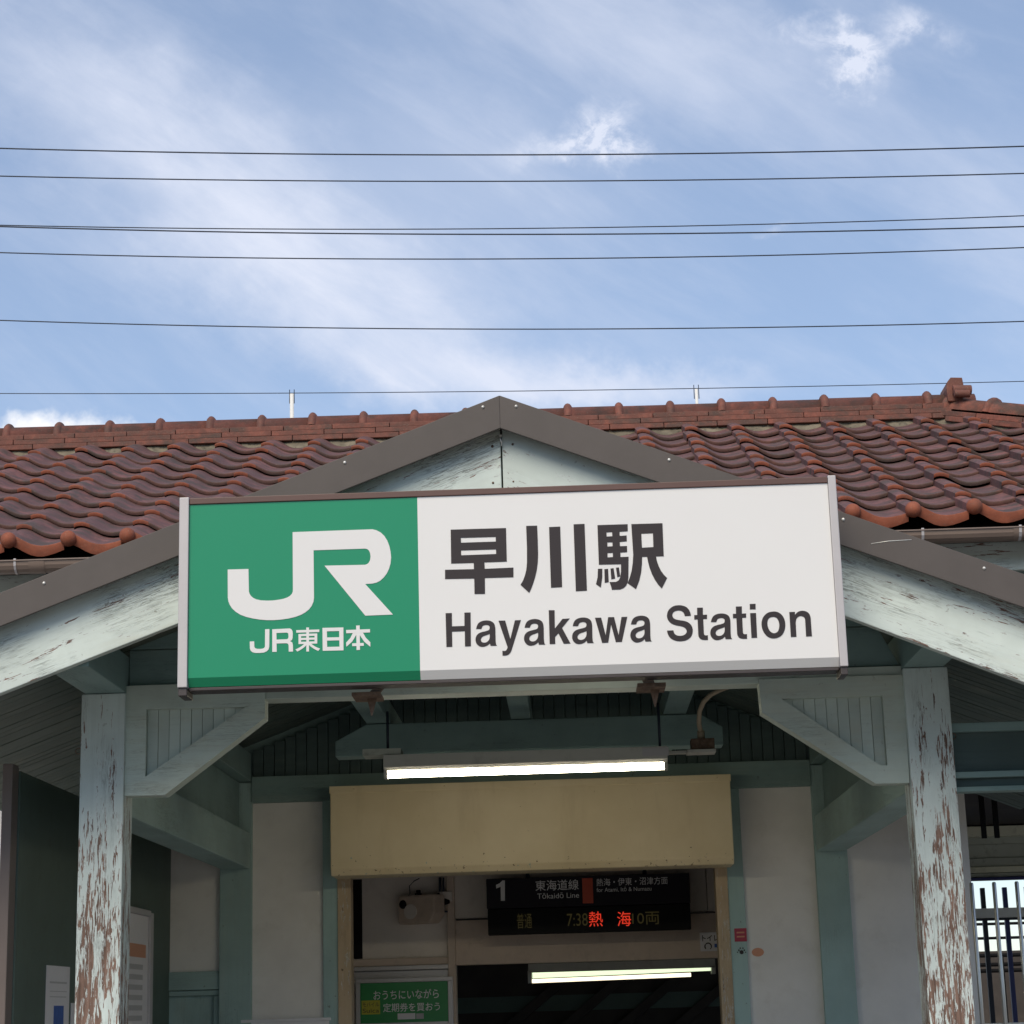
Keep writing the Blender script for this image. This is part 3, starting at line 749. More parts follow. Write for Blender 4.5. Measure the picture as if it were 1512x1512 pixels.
glyph('emblem', [[(530,122),(1060,103),(1085,102),(1115,109),(1145,125),(1170,149),(1190,181),(1205,220),(1213,258),(1217,300),(1213,340),(1203,376),(1187,410),(1166,438),(1141,461),(1115,474),(1085,481),(1036,484),(1230,697),(1037,705),(752,356),(1035,350),(1050,345),(1062,334),(1070,318),(1074,292),(1070,267),(1062,250),(1050,240),(1035,237),(676,249),(679,580),(675,608),(662,638),(643,662),(618,682),(588,699),(550,713),(500,725),(450,732),(400,736),(350,736),(300,732),(250,724),(205,713),(165,698),(133,678),(108,655),(92,630),(82,605),(78,580),(77,383),(222,379),(225,535),(230,553),(240,568),(257,582),(280,592),(310,598),(350,600),(390,599),(430,594),(462,588),(490,579),(510,568),(524,554),(531,538),(532,522)]], 320, 760, 4.725, 'printwhite')
J = [(338,800),(368,798),(367,920),(362,940),(350,953),(330,962),(300,965),(270,965),(250,960),(238,950),(232,935),(231,885),(262,884),(263,922),(268,931),(280,936),(300,937),(320,935),(332,930),(337,920)]
glyph('letter', [J], 320, 760, 4.725, 'printwhite')
glyph('letter', [[(388,800),(510,794),(522,800),(529,812),(531,830),(530,860),(525,875),(512,882),(528,892),(532,910),(533,955),(503,956),(502,912),(498,901),(486,897),(418,899),(419,957),(388,958)], [(417,826),(490,823),(499,828),(501,840),(501,855),(498,865),(489,869),(418,872)]], 320, 760, 4.725, 'printwhite')
glyph('letter', [[(738,790),(884,787),(885,947),(740,950)], [(769,814),(855,812),(855,855),(770,857)], [(770,879),(856,877),(857,921),(771,923)]], 320, 760, 4.725, 'printwhite')
for l in ([(903,805),(1070,799),(1070,822),(904,828)], [(973,774),(998,773),(1000,944),(976,945)], [(953,820),(974,820),(974,838),(946,885),(905,922),(903,893),(933,860)], [(997,820),(1018,818),(1040,858),(1072,890),(1072,922),(1030,887),(998,840)], [(945,898),(1026,895),(1027,915),(946,918)]):
    poly_obj('letter_stroke', [tr(l, 320, 760, 4.725)], YS-.0005-random.uniform(0, .0004), MAT['printwhite'], SG, .0012)
for ch, bx in (('東', (549, 722, 787, 955)),):
    b = pbox((320+bx[0]/4.725, 760+(bx[2]+bx[3])/2/4.725), (320+bx[1]/4.725, 760+(bx[2]+bx[3])/2/4.725), YS)
    xm = 320+(bx[0]+bx[1])/2/4.725
    text_obj('letter', ch, (b[0], b[1], U(xm, 760+bx[3]/4.725, YS).z, U(xm, 760+bx[2]/4.725, YS).z), YS-.0005, MAT['printwhite'], SG, .014)
gl = [
 [[(107,135),(450,125),(455,333),(316,338),(318,378),(496,370),(496,430),(319,435),(320,533),(255,534),(253,438),(72,441),(72,384),(251,380),(250,341),(110,345)], [(170,186),(386,180),(387,209),(171,216)], [(171,264),(388,257),(389,286),(172,294)]],
 [[(575,112),(643,110),(647,200),(649,290),(647,340),(641,385),(632,425),(620,465),(607,500),(594,527),(540,477),(556,450),(567,420),(576,385),(580,340),(580,250)]],
 [[(717,119),(786,116),(798,491),(729,495)]],
 [[(869,102),(937,99),(952,513),(883,517)]],
 [[(1017,107),(1204,101),(1205,145),(1154,148),(1155,174),(1198,171),(1199,207),(1155,211),(1157,238),(1200,236),(1201,274),(1159,277),(1160,305),(1210,303),(1209,430),(1205,460),(1195,482),(1180,497),(1158,506),(1107,508),(1100,482),(1092,460),(1132,459),(1148,450),(1158,430),(1163,395),(1163,349),(1026,352)], [(1073,152),(1108,150),(1109,176),(1074,178)], [(1078,214),(1110,213),(1111,238),(1079,240)], [(1079,280),(1112,279),(1113,305),(1080,307)]],
 [[(1020,378),(1047,377),(1047,430),(1038,494),(1008,473),(1018,430)]], [[(1060,380),(1083,378),(1087,460),(1062,465)]], [[(1098,376),(1117,374),(1127,438),(1103,443)]], [[(1132,371),(1150,369),(1158,424),(1140,430)]],
 [[(1227,101),(1420,95),(1428,300),(1380,301),(1386,330),(1397,362),(1412,392),(1430,416),(1449,435),(1416,500),(1393,475),(1373,445),(1355,410),(1340,370),(1331,335),(1325,303),(1294,304),(1293,350),(1288,400),(1277,450),(1256,504),(1204,467),(1218,430),(1229,390),(1236,340),(1239,290)], [(1289,160),(1361,157),(1364,243),(1293,247)]]]
for l in gl: glyph('letter', l, 640, 750, 4.2, 'print')
def latin(loops, ox, oy, sc, src=None, dst=None):
    px = [[(ox+x/sc, oy+y/sc) for x, y in smooth(l)] for l in loops]
    if src:                               # same letter again elsewhere on the line
        px = [[(dst[0]+(x-src[0])/(src[1]-src[0])*(dst[1]-dst[0]), dst[2]+(y-src[2])/(src[3]-src[2])*(dst[3]-dst[2])) for x, y in l] for l in px]
    poly_obj('letter', [[tuple(U(x, y, YS)[i] for i in (0, 2)) for x, y in l] for l in px], YS-.0005, MAT['print'], SG, .0012)
latin([cn((80,207),(173,203),(176,402),(361,396),(360,198),(452,195),(457,697),(369,702),(366,474),(176,481),(180,705),(93,709))], 650, 885, 10.08)
LA = [[(535,441,1),(545,400),(570,355),(620,325),(690,314),(755,325),(800,358),(818,410),(822,480,1),(824,600,1),(828,650),(834,675),(846,690,1),(750,692,1),(740,655,1),(700,688),(640,706),(590,700),(550,670),(528,625),(528,575),(545,535),(580,503),(630,485),(690,470),(725,455),(736,428),(732,400),(710,384),(672,382),(635,395),(618,425),(613,441,1)],
      [(736,514,1),(690,532),(640,550),(610,580),(606,612),(622,636),(655,645),(695,635),(725,605),(737,565)]]
A0 = (702.4, 733.9, 916.2, 955.0)
for d in (A0, (774.0, 805.2, 914.1, 953.3), (845, 876.9, 911.9, 951), (930.95, 962.4, 909.2, 948.7), (1049, 1081, 905.9, 945.1)): latin(LA, 650, 885, 10.08, A0, d)
latin([[(868,318,1),(967,316,1),(1044,590,1),(1112,312,1),(1201,308,1),(1075,715,1),(1055,775),(1025,815),(985,835),(928,838,1),(925,766,1),(965,768),(990,750),(1003,712,1)]], 650, 885, 10.08)
latin([cn((170,135),(242,135),(246,362),(340,243),(430,237),(335,355),(440,548),(356,551),(291,422),(249,465),(251,553),(182,555))], 790, 885, 8.4)
latin([cn((743,229),(820,227),(876,445),(906,222),(980,220),(1036,443),(1072,219),(1144,217),(1077,528),(1002,530),(943,312),(908,537),(832,540))], 790, 885, 8.4)
latin([[(567,370,1),(560,320),(530,255),(475,202),(400,177),(340,173),(260,185),(190,225),(142,285),(123,360),(135,430),(175,487),(230,525),(310,550),(390,565),(450,590),(485,630),(488,675),(460,715),(410,738),(350,742),(295,728),(260,695),(242,640,1),(125,645,1),(140,710),(185,780),(260,825),(350,843),(440,835),(520,805),(575,750),(600,680),(600,610),(575,545),(525,497),(460,468),(380,455),(300,440),(250,415),(226,375),(228,330),(255,295),(305,275),(360,272),(410,290),(440,325),(455,373,1)]], 975, 880, 12.6)
LT = [[(683,220,1),(790,217,1),(792,352,1),(868,348,1),(868,427,1),(798,429,1),(810,690,1),(818,722),(840,734),(883,732,1),(886,818,1),(800,818),(745,798),(712,750),(705,690,1),(693,435,1),(632,438,1),(630,357,1),(686,355,1)]]
T0 = (1025, 1045.3, 897.2, 944.9)
for d in (T0, (1082.1, 1103.1, 895.4, 943.1)): latin(LT, 975, 880, 12.6, T0, d)
latin([cn((284,320),(393,317),(415,777),(310,781))], 1085, 880, 12.6); latin([cn((277,150),(385,146),(387,247),(280,250))], 1085, 880, 12.6)
latin([[(720,290),(800,302),(870,350),(918,425),(938,520),(930,620),(890,710),(825,765),(740,790),(650,778),(580,730),(525,650),(498,550),(505,450),(545,370),(620,310)],
       [(715,390),(770,405),(808,455),(827,530),(820,610),(795,665),(745,693),(695,685),(650,650),(618,585),(606,510),(618,440),(655,402)]], 1085, 880, 12.6)
latin([[(1013,300,1),(1117,297,1),(1120,352,1),(1150,315),(1200,285),(1260,276),(1330,290),(1380,330),(1408,395),(1414,470,1),(1435,750,1),(1325,753,1),(1310,480,1),(1305,430),(1285,395),(1250,378),(1210,376),(1170,395),(1142,435),(1132,500,1),(1146,760,1),(1042,764,1)]], 1085, 880, 12.6)
# rusty hangers below
for px in (548, 962):
    q = U(px, 1020, 7.25)
    hb = MB().box(q.x-.055, q.x+.045, 7.10, 7.26, 2.700, 2.712).build('hanger_plate', MAT['rust'], SG)
    MB().prism([(q.x-.008, 2.700), (q.x+.026, 2.700), (q.x+.010, 2.640), (q.x+.006, 2.638)], 7.18, 7.188).build('hanger_gusset', MAT['rust'], hb)
    beam('hanger_bar', (q.x, 7.25, 2.716), (q.x, 8.2, 2.965), .04, .006, MAT['rust'], hb, 0)

# ================================================================== SHUTTER BOX
SB = tag(MB().prismx([(11.0, 2.81), (11.0, 2.37), (11.022, 2.335), (11.278, 2.335), (11.278, 2.81)], -1.128, 1.032).build('shutter_box', MAT['cream'], None, Matrix(), .006),
    'long cream roller shutter housing above the station entrance', 'shutter box')
MB().box(-1.132, 1.036, 10.994, 11.01, 2.775, 2.813).build('top_flange', MAT['cream'], SB, None, .003)
for k in range(5): MB().sphere((-1.0+k*.49, 10.994, 2.794), .005, 8, 6).build('rivet', MAT['cream'], SB)
# ================================================================== LAMPS
LP = thing('fluorescent_lamp', 'lit white fluorescent lamp hanging under the porch ceiling above the cream shutter box', 'lamp', (-.03, 9.3, 2.66), 'fluorescent lamps')
MB().prismx([(9.24, 2.755), (9.40, 2.755), (9.40, 2.70), (9.375, 2.686), (9.265, 2.686), (9.24, 2.70)], -.680, .614).build('housing', MAT['housing'], LP, None, .002)
MB().tube([(-.665, 9.30, 2.672), (.60, 9.30, 2.672)], .0165, 12).build('tube', MAT['tube'], LP)
for x in (-.672, .606): MB().box(x-.008, x+.008, 9.27, 9.33, 2.652, 2.686).build('tube_holder', MAT['housing'], LP)
for x in (-.665, .585): MB().tube([(x, 9.32, 2.756), (x, 9.32, 2.965)], .007, 6).build('hanging_rod', MAT['wire'], LP)
MB().box(-.775, -.60, 9.25, 9.40, 2.757, 2.785).build('mount_plate', MAT['canopy'], LP)
MB().box(.50, .62, 9.236, 9.239, 2.712, 2.750).build('name_plate', MAT['greyprint'], LP)
CO = thing('conduit', 'beige curved cable conduit with small junction box beside the porch lamp', 'conduit', (.74, 9.4, 2.77))
pts = [U(1035+ (0,-3,-2,4,14,28,46)[i], (1082,1068,1050,1036,1026,1019,1012)[i], 9.40-.05*i) for i in range(7)]
MB().tube([tuple(p) for p in pts], .011, 8).build('hose', MAT['cable'], CO)
a = U(1035, 1083, 9.40); MB().tube([(a.x, a.y, a.z-.025), (a.x, a.y, a.z+.012)], .018, 10).build('collar', MAT['cable'], CO)
MB().box(a.x-.05, a.x+.058, 9.36, 9.45, a.z-.078, a.z-.027).build('junction_box', MAT['rust'], CO, None, .004)
MB().box(a.x-.07, a.x+.062, 9.345, 9.46, a.z-.093, a.z-.079).build('base_plate', MAT['housing'], CO, None, .002)
MB().box(a.x-.16, a.x-.071, 9.38, 9.42, a.z-.092, a.z-.079).build('strap', MAT['housing'], CO)

# inner lamp beyond the hall
L2 = thing('fluorescent_lamp', 'double tube fluorescent lamp seen through the dark entrance below the departure board', 'lamp', (.45, 13.2, 1.76), 'fluorescent lamps')
MB().prismx([(13.15, 1.893), (13.32, 1.893), (13.32, 1.858), (13.15, 1.838)], -.13, 1.049).build('housing', MAT['housing'], L2, None, .002)
MB().tube([(-.105, 13.17, 1.822), (1.02, 13.17, 1.838)], .0185, 12).build('tube', MAT['tubecool'], L2)
MB().tube([(-.12, 13.27, 1.788), (.90, 13.27, 1.80)], .0125, 12).build('tube', MAT['tubewarm'], L2)
for x in (-.122, 1.038): MB().box(x-.012, x+.012, 13.15, 13.29, 1.775 if x < 0 else 1.80, 1.850).build('tube_holder', MAT['housing'], L2)
for x in (.1, .8): MB().tube([(x, 13.24, 1.893), (x, 13.24, 2.5)], .01, 6).build('hanging_rod', MAT['wire'], L2)

# ================================================================== DEPARTURE BOARD
YB = 12.28
D = thing('departure_board', 'black hanging train departure board with platform number 1 and red line block', 'departure board', (.26, 12.3, 2.05))
x0, x1, z0, z1 = -.347, .862, 2.047, 2.376
zm = 2.198
MB().box(x0, x1, YB, YB+.12, zm+.002, z1).build('line_panel', MAT['screen'], D, None, .003)
MB().box(x0+.004, x1-.002, YB+.006, YB+.12, z0, zm-.002).build('screen', MAT['black'], D, None, .003)
for x in (-.1, .6): MB().tube([(x, YB+.06, z1), (x, YB+.06, 2.83)], .012, 8).build('hanging_rod', MAT['wire'], D)
def z8(x, y): return (700+x/3.516, 1232+y/3.516)
def dtext(name, s, xa, xb, ya, yb, mat, off=.0, Y=YB-.0008):
    ym = (ya+yb)/2; xm = (xa+xb)/2
    A, Bv = U(*z8(xa, ym), YB), U(*z8(xb, ym), YB); T, Bo = U(*z8(xm, ya), YB), U(*z8(xm, yb), YB)
    return text_obj(name, s, (A.x, Bv.x, Bo.z, T.z), Y, MAT[mat], D, off, .0008)
poly_obj('lettering', [[tuple(U(700+x/3.516, 1232+y/3.516, YB)[i] for i in (0, 2)) for x, y in ((114,262),(132,254),(147,239),(160,239),(160,345),(139,345),(138,272),(115,281))]], YB-.0005, MAT['printwhite'], D, .001)
dtext('lettering', '東海道線', 318, 543, 236, 291, 'printwhite', .006)
dtext('lettering', 'Tōkaidō Line', 328, 545, 303, 332, 'printwhite', .0)
dtext('lettering', '熱海・伊東・沼津方面', 635, 1005, 224, 264, 'printwhite', .004)
dtext('lettering', 'for Atami, Itō & Numazu', 636, 921, 273, 299, 'printwhite', 0)
A, Bv = U(*z8(560, 228), YB), U(*z8(620, 357), YB)
MB().box(A.x, Bv.x, YB-.002, YB-.0002, Bv.z, A.z).build('line_colour_block', MAT['orange'], D)
dtext('led_text', '普通', 222, 300, 410, 488, 'ledamber', 0, YB+.0052)
dtext('led_text', '7:38', 482, 590, 410, 475, 'ledamber', 0, YB+.0052)
dtext('led_text', '熱', 596, 668, 400, 478, 'ledred', 0, YB+.0052)
dtext('led_text', '海', 743, 815, 400, 476, 'ledred', 0, YB+.0052)
dtext('led_text', '10両', 820, 962, 402, 468, 'ledamber', 0, YB+.0052)

# ================================================================== POSTER in its frame
YP = 12.50
PO = thing('poster_frame', 'green poster in an aluminium frame just inside the left door jamb', 'poster', (-.88, YP, 1.2))
def z7(x, y): return (480+x/5.04, 1232+y/5.04)
fa, fb = U(*z7(228, 1078), YP), U(*z7(950, 1111), YP)
fx0, fx1, fzt = fa.x, U(*z7(950, 1100), YP).x, fa.z
ga = U(*z7(262, 1110), YP); gb = U(*z7(918, 1390), YP)
MB().box(fx0, fx1, YP+.004, YP+.02, .85, fzt).build('backing', MAT['paper'], PO)
MB().box(fx0, fx1, YP-.012, YP+.003, ga.z+.001, fzt).build('frame_rail', MAT['alu'], PO, None, .002)
MB().box(fx0, ga.x-.001, YP-.012, YP+.003, .85, ga.z).build('frame_rail', MAT['alu'], PO, None, .002)
MB().box(gb.x+.001, fx1, YP-.012, YP+.003, .85, ga.z).build('frame_rail', MAT['alu'], PO, None, .002)
MB().box(ga.x, gb.x, YP-.001, YP+.0035, gb.z, ga.z).build('poster_sheet', MAT['postergreen'], PO)
def ptext(s, xa, xb, ya, yb, mat, off=.0):
    ym = (ya+yb)/2; xm = (xa+xb)/2
    A, Bv = U(*z7(xa, ym), YP), U(*z7(xb, ym), YP)
    text_obj('lettering', s, (A.x, Bv.x, U(*z7(xm, yb), YP).z, U(*z7(xm, ya), YP).z), YP-.0025, MAT[mat], PO, off, .0008)
ptext('おうちにいながら', 360, 846, 1155, 1225, 'printwhite', .006)
ptext('定期券を買おう', 432, 855, 1253, 1318, 'printwhite', .006)
def prect(xa, xb, ya, yb, mat, d=.0018):
    A, Bv = U(*z7(xa, ya), YP), U(*z7(xb, yb), YP)
    MB().box(A.x, Bv.x, YP-d, YP-.0011, Bv.z, A.z).build('print_block', MAT[mat], PO)
prect(272, 410, 1238, 1338, 'yellow'); prect(540, 672, 1333, 1374, 'paper'); prect(678, 735, 1333, 1372, 'greyprint')
ptext('モバイル', 280, 402, 1248, 1282, 'print', .0); ptext('Suica', 280, 402, 1296, 1328, 'print', .0)

# ================================================================== WALL DEVICE (loudspeaker with cables)
SPK = thing('wall_loudspeaker', 'beige box loudspeaker with loose cables on the white wall left of the departure board', 'loudspeaker', (-.85, 12.5, 2.1))
def z9(x, y): return (560+x/9.45, 1270+y/9.45)
def p9(x, y, Y): return U(*z9(x, y), Y)
Mx = Matrix.Translation(p9(600, 690, 12.50)) @ Matrix.Rotation(rad(-28), 4, 'Z')
MB().prism([(-.135, -.085), (.085, -.085), (.125, -.03), (.125, .085), (-.135, .085)], -.06, .06).build('cabinet', MAT['innerbeige'], SPK, Mx, .012)
mb = MB(); mb.tube([(-.045, -.066, -.012), (-.045, -.058, -.012)], .045, 16); mb.build('grille', MAT['inner'], SPK, Mx)
mb = MB(); mb.box(-.02, .02, .02, .075, .03, .06); mb.box(-.012, .012, .03, .09, .06, .08)
mb.build('wall_bracket', MAT['black'], SPK, Matrix.Translation(p9(540, 600, 12.49)))
MB().sphere(tuple(p9(340, 620, 12.50)), .028, 10, 8).build('knob', MAT['black'], SPK)
for pts in ([(380, 540), (430, 460), (420, 360), (490, 290), (560, 255)], [(300, 740), (300, 660), (340, 590), (380, 540)]):
    MB().tube([tuple(p9(x, y, 12.52)) for x, y in pts], .0035, 6).build('cable', MAT['wire'], SPK)
MB().tube([tuple(p9(848, y, 12.55)) for y in (240, 400, 470)], .009, 8).build('cable', MAT['wire'], SPK)
MB().tube([tuple(p9(893, y, 12.55)) for y in (240, 400, 440)], .006, 8).build('cable', MAT['wire'], SPK)
a = p9(905, 510, 12.55); MB().box(a.x-.045, a.x+.05, 12.53, 12.58, a.z-.03, a.z+.03).build('junction_box', MAT['inner'], SPK, None, .005)
MB().tube([tuple(p9(x, y, 12.53)) for x, y in ((800, 480), (845, 540), (900, 585), (985, 580))], [.02, .012, .024, .01], 8).build('plug', MAT['black'], SPK)
MB().tube([tuple(p9(x, y, 12.54)) for x, y in ((850, 660), (850, 715), (955, 718))], .006, 6).build('cable', MAT['wire'], SPK)

# ================================================================== STICKERS
Y5 = 12.56
def sticker(name, lab, cat, a, b, Y, mat, Yo=.003):
    A, Bv = U(*a, Y), U(*b, Y)
    t = thing(name, lab, cat, ((A.x+Bv.x)/2, Y, Bv.z))
    MB().box(A.x, Bv.x, Y-Yo, Y-.0004, Bv.z, A.z).build('sheet', MAT[mat], t)
    return t, A, Bv
t, A, Bv = sticker('toilet_sign', 'small white toilet notice on the beam to the right of the departure board', 'notice', (1033, 1377), (1062, 1404), Y5, 'paper')
b = pbox((1037, 1391), (1061.5, 1391), Y5)
text_obj('lettering', 'トイレ', (b[0], b[1], U(1050, 1389.5, Y5).z, U(1050, 1380.5, Y5).z), Y5-.0032, MAT['print'], t, .02, .0006)
q = U(1045.5, 1397.5, Y5); MB().tube([(q.x+.02*math.cos(k*.6-.9), Y5-.005, q.z+.02*math.sin(k*.6-.9)) for k in range(9)], .004, 6).build('symbol', MAT['print'], t)
q = U(1058, 1396, Y5); MB().box(q.x-.013, q.x+.013, Y5-.0045, Y5-.0031, q.z-.012, q.z+.010).build('symbol', MAT['blue'], t)
YT = YW-.011
t, A, Bv = sticker('warning_sticker', 'square crimson sticker on the teal strip right of the doorway', 'sticker', (1084, 1371), (1103, 1390), YT, 'red', .002)
for k in range(2): MB().box(A.x+.012, Bv.x-.012, YT-.003, YT-.0021, Bv.z+.022+k*.022, Bv.z+.030+k*.022).build('print_block', MAT['peach'], t)
t = thing('paw_mark_sticker', 'small dark round printed mark on the teal strip below the crimson sticker', 'sticker', tuple(U(1095, 1405, YT)))
for dx, dy, r in ((0, 1, 3.0), (-4, -2, 1.2), (4, -2, 1.2), (-2, -5, 1.1), (2, -5, 1.1), (-6, 1, .9), (6, 1, .9)):
    q = U(1095+dx, 1405+dy, YT); MB().tube([(q.x, YT-.0015, q.z), (q.x, YT-.0003, q.z)], r/3000*11.3, 10).build('mark', MAT['print'], t)
YO = YW+.019
q = U(1119, 1406, YO)
t = tag(MB().prism([(.033*math.cos(k*math.pi/10), .023*math.sin(k*math.pi/10)) for k in range(20)], -.0015, -.0003).build('oval_sticker', MAT['peach'], None, Matrix.Translation((q.x, YO, q.z))),
        'small oval orange sticker on the white plaster right of the doorway', 'sticker')
A, Bv = U(360, 1507, YO), U(487, 1503, YO)
t = thing('white_board', 'top edge of a white notice board on the plaster left of the doorway', 'notice board', ((A.x+Bv.x)/2, YO, .9))
MB().box(A.x, Bv.x, YO-.03, YO-.001, .9, A.z-.012).build('sheet', MAT['paper'], t)
MB().box(A.x-.01, Bv.x+.01, YO-.04, YO-.001, A.z-.0119, A.z+.004).build('top_rail', MAT['paper'], t, None, .003)

# ================================================================== LEFT: dark green partition, leaflets
XG = -2.05
T = thing('side_partition', 'dark green partition wall with a brown end post left of the porch', 'partition', (XG, 9.6, 0))
MB().box(XG-.05, XG, 8.16, YW+.015, 0, 2.60).build('panel', MAT['darkgreen'], T)
bxw('end_post', XG-.046, XG-.006, 8.06, 8.155, 0, 2.62, MAT['pinkpost'], T, .004, 'z')
def onside(name, pa, pb, mat, parent, d0=.001, d1=.003):      # pa top-left, pb bottom-right, on the partition face
    a, b = UX(*pa, XG), UX(*pb, XG)
    return MB().box(XG+d0, XG+d1, a.y, b.y, min(a.z, b.z), max(a.z, b.z)).build(name, MAT[mat], parent)
a = UX(68, 1424, XG)
lf = thing('leaflet', 'narrow white leaflet with a blue photo pinned to the dark green partition', 'leaflet', (XG, a.y, 1.3))
MB().box(XG+.001, XG+.004, a.y, a.y+.40, 1.30, 1.845).build('sheet', MAT['paper'], lf)
for (pa, pb, m) in (((72, 1449), (97, 1453), 'greyprint'), ((72, 1463), (97, 1465), 'greyprint'), ((72, 1471), (96, 1473), 'greyprint'), ((78, 1485), (91, 1540), 'blue')):
    onside('print_block', pa, pb, m, lf, .0042, .0055)
a2 = UX(104, 1481, XG)
l2 = tag(MB().box(XG+.001, XG+.004, a2.y, a2.y+.3, 1.30, a2.z).build('leaflet', MAT['paper']), 'pale leaflet half hidden behind the left porch post', 'leaflet')
nb = thing('notice_board', 'framed white notice board with an orange band between the porch post and the wall', 'notice board', (XG, 10.2, 1.0))
MB().box(XG+.001, XG+.02, 9.55, 10.63, .95, 2.13).build('sheet', MAT['paper'], nb)
MB().box(XG+.001, XG+.035, 10.631, 10.70, .93, 2.15).build('frame_rail', MAT['alulight'], nb, None, .003)
MB().box(XG+.001, XG+.035, 9.50, 10.63, 2.131, 2.16).build('frame_rail', MAT['alulight'], nb, None, .003)
MB().box(XG+.0205, XG+.022, 9.7, 10.57, 1.92, 1.985).build('print_block', MAT['peach'], nb)
for i in range(8):
    MB().box(XG+.0205, XG+.022, 9.72, 10.5, 1.86-.05*i, 1.885-.05*i).build('print_block', MAT['greyprint'], nb)

# far left glimpse: white rendered house with a window
H = thing('house', 'white rendered house glimpsed at the far left edge beside the brown post', 'house', (-9.5, 27, 0))
MB().box(-14, -7.35, 26, 33, 0, 4.1).build('wall', MAT['housewall'], H)
MB().box(-14.3, -7.1, 25.6, 33.4, 4.1, 4.25).build('roof', MAT['metal'], H)
wn = MB().box(-8.05, -7.45, 25.93, 25.999, 1.9, 3.6).build('window', MAT['navy'], H)
MB().box(-8.0, -7.5, 25.91, 25.929, 1.95, 3.55).build('pane', MAT['glass'], wn)

# ================================================================== RIGHT: bar fence, platform canopy, blue frame, rail, far roof
FB = thing('bar_fence', 'row of upright stainless steel bars closing the passage right of the porch', 'fence', (2.9, 10.5, 0))
bm_ = MB(); bm_.tube([(0, 0, 0), (0, 0, 2.166), (0, 0, 2.172)], [.0105, .0105, .007], 10); bm_ = bm_.mesh('bar', MAT['steel'])
for i in range(28): obj('bar', bm_, FB, Matrix.Translation((2.181+i*.114, 10.5, 0)))
MB().box(2.1, 5.4, 10.52, 10.545, .5, .54).build('rail', MAT['steel'], FB); MB().box(2.1, 5.4, 10.513, 10.54, 1.45, 1.48).build('rail', MAT['steel'], FB)

CN = thing('platform_canopy', 'dark boarded platform canopy with pale green beams seen right of the porch', 'canopy', (4, 15, 0))
bxw('beam', -3, 9, 15.0, 15.12, 2.746, 2.819, MAT['pale'], CN)
bxw('beam', -3, 9, 15.14, 15.22, 2.60, 2.697, MAT['canopy'], CN)
bxw('beam', -3, 9, 15.12, 15.22, 2.537, 2.597, MAT['canopy'], CN)
bxw('beam', -3, 9, 15.10, 15.22, 2.492, 2.534, MAT['pale'], CN)
bxw('beam', -3, 9, 15.13, 15.22, 2.462, 2.489, MAT['canopy'], CN)
bxw('beam', -3, 9, 15.10, 15.2, 2.438, 2.458, MAT['bluepaint'], CN)
for i in range(24):
    MB().box(-3, 9, 12.75+i*.14, 12.75+i*.14+.132, 3.02, 3.05).build('ceiling_board', MAT['darkwood'], CN, None, .003)
MB().box(-3, 9, 15.125, 15.16, 2.698, 3.1).build('end_board', MAT['canopy'], CN)
MB().box(-3.2, 9.2, 12.7, 16.2, 3.08, 3.14).build('roof', MAT['metal'], CN)
for px in (1451, 1470):
    q = U(px, 1210, 12.6); MB().box(q.x-.014, q.x+.014, 12.58, 12.61, 2.55, 2.829).build('hanger', MAT['black'], CN)
bxw('post', -2.5, -2.38, 15.0, 15.12, .9, 2.746, MAT['canopy'], CN, grain='z'); bxw('post', 8, 8.12, 15.0, 15.12, .9, 2.746, MAT['canopy'], CN, grain='z')

BF = thing('blue_railing', 'dark blue platform railing posts with a beige crossbar behind the steel bars', 'railing', (4, 15.6, .9))
bxw('crossbar', 2.2, 8, 15.55, 15.60, 2.185, 2.256, MAT['insul'], BF)
bxw('shadow_strip', 2.2, 8, 15.56, 15.60, 2.166, 2.184, MAT['navy'], BF)  # dark strip standing in for the shadow below the crossbar
for i in range(11):
    x = 3.268 + .155*2*i
    bxw('upright', x-.02, x+.02, 15.605, 15.64, .9, 2.42, MAT['navy' if i % 2 == 0 else 'bluepaint'], BF, grain='z') if False else None
for i in range(26):
    x = 3.25-.165*4 + .165*i
    bxw('upright', x-.017, x+.017, 15.605, 15.64, .9, 2.41, MAT['navy'] if i % 2 == 0 else MAT['bluepaint'], BF, grain='z')
HR = thing('handrail', 'thin black steel handrail along the far platform behind the bars', 'railing', (5, 21, 0))
for z in (2.33, 2.19, 2.02, 1.93, 1.87):
    MB().tube([(2.5, 21, z), (14, 21, z)], .016 if z > 2.1 else .022, 6).build('rail', MAT['black'], HR)
for i in range(16): MB().box(3+i*.72, 3.03+i*.72, 20.98, 21.02, 0, 2.02).build('baluster', MAT['black'], HR)
FH = thing('far_house', 'dark house with a brown tiled roof beyond the railing at the bottom right', 'house', (9, 30, 0))
MB().box(1.5, 16, 26, 33, 0, 1.95).build('wall', MAT['darkwood'], FH)
mb = MB()
for i in range(14):
    z0 = 1.10+i*.085; y0 = 24.6+i*.33
    mb.box(5.6+.22*i, 16.2, y0-3, y0-2.64, z0-.35, z0-.29)
stuff(mb.build('roof_course', MAT['brownroof'], FH))
MB().prism([(1.4, 1.62), (16.3, 1.62), (15, 2.25), (3.2, 2.25)], 29.5, 29.8).build('roof', MAT['darkwood'], FH)
SH = thing('platform_shed', 'dark timber platform shed visible through the station doorway', 'shed', (0, 16.4, .9))
MB().box(-3, 2.15, 16.4, 16.5, .9, 3.0).build('wall', MAT['darkwood'], SH)
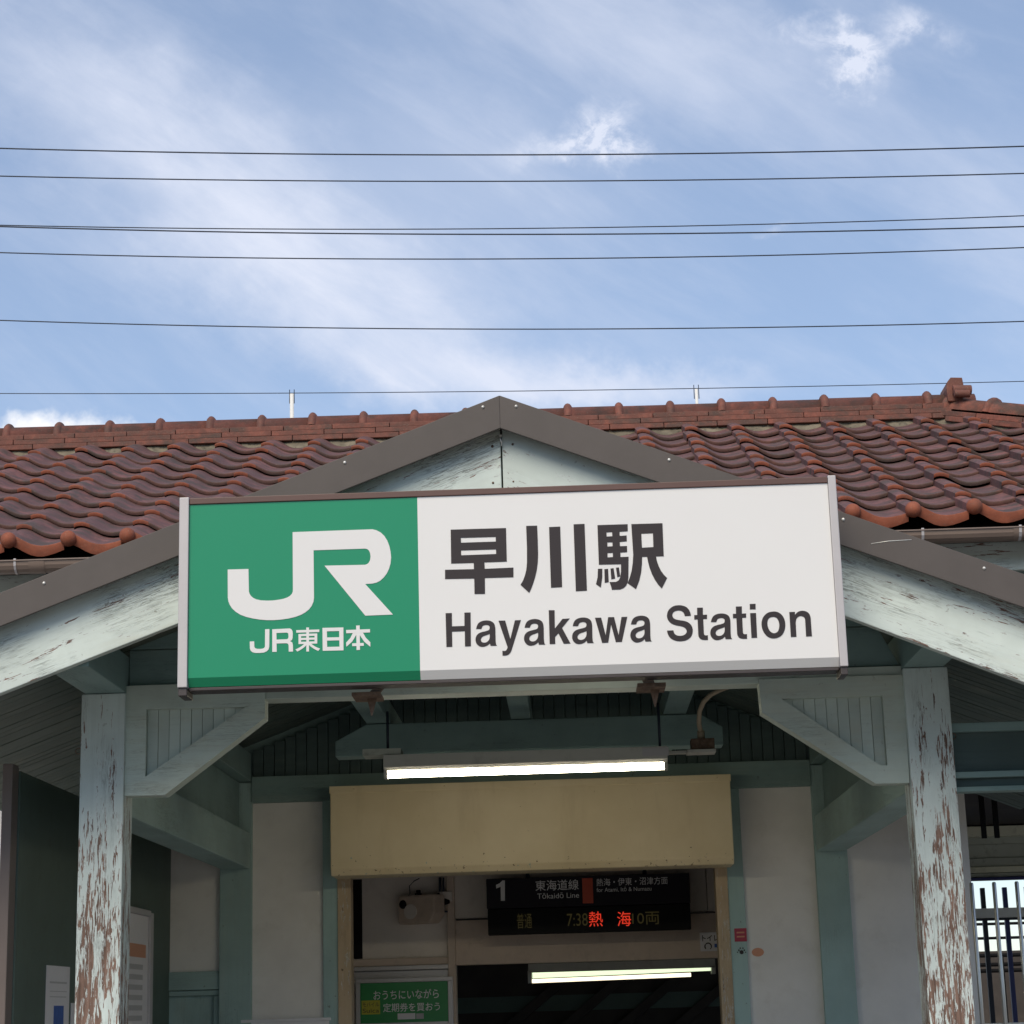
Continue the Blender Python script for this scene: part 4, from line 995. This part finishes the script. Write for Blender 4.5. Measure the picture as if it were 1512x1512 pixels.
for i in range(6):
    beam('rafter', (-.6+.45*i, 16.38, 1.3), (.35+.45*i, 16.30, 2.05), .05, .07, MAT['darkwood'], SH)
MB().box(-3, 2.15, 16.38, 16.399, 1.60, 1.72).build('rail', MAT['darkgreen'], SH)

# ================================================================== POLES AND WIRES behind the station
for px, lab in ((431, 'thin white pole rising behind the ridge left of the gable peak'), (1028, 'short white pole rising behind the ridge right of the gable peak')):
    Yp = 16.8; q = U(px, 581 if px < 700 else 574, Yp); wd = .030 if px < 700 else .022
    t = thing('white_pole', lab, 'pole', (q.x, Yp, 0), 'white poles behind the ridge')
    MB().tube([(q.x, Yp, 0), (q.x, Yp, q.z-.005)], wd*.6, 10).build('shaft', MAT['insul'], t)
    for d in (-.02, .02): MB().tube([(q.x+d, Yp, q.z-.09), (q.x+d, Yp, q.z+.035)], .004, 6).build('prong', MAT['wire'], t)
WIRES = [(219, 228.5, 216, 20, .021, 'highest overhead wire crossing the sky'), (260, 267.5, 256, 20, .019, 'second overhead wire from the top'),
         (332.5, 337, 318.5, 20, .016, 'upper wire of the close pair that meets at the left edge'), (334.5, 346, 334.5, 20.2, .021, 'lower wire of the close pair that meets at the left edge'),
         (373, 382, 365.5, 20, .018, 'overhead wire just below the close pair'), (473, 486, 474.5, 18.5, .016, 'lone overhead wire midway between the close pair and the roof ridge'),
         (581, 577, 563, 16.8, .010, 'lowest thin wire touching the tops of the white poles')]
for a, b, c, Y, th, lab in WIRES:
    pa, pb, pc = U(0, a, Y), U(800, b, Y), U(1512, c, Y)
    def zq(x):                          # parabola through the three surveyed points
        return (pa.z*(x-pb.x)*(x-pc.x)/((pa.x-pb.x)*(pa.x-pc.x)) + pb.z*(x-pa.x)*(x-pc.x)/((pb.x-pa.x)*(pb.x-pc.x)) + pc.z*(x-pa.x)*(x-pb.x)/((pc.x-pa.x)*(pc.x-pb.x)))
    o = MB().tube([(x*.5, Y, zq(x*.5)) for x in range(-26, 27)], th*.36, 6).build('overhead_wire', MAT['wire'])
    tag(o, lab, 'wire', 'overhead wires behind the station')
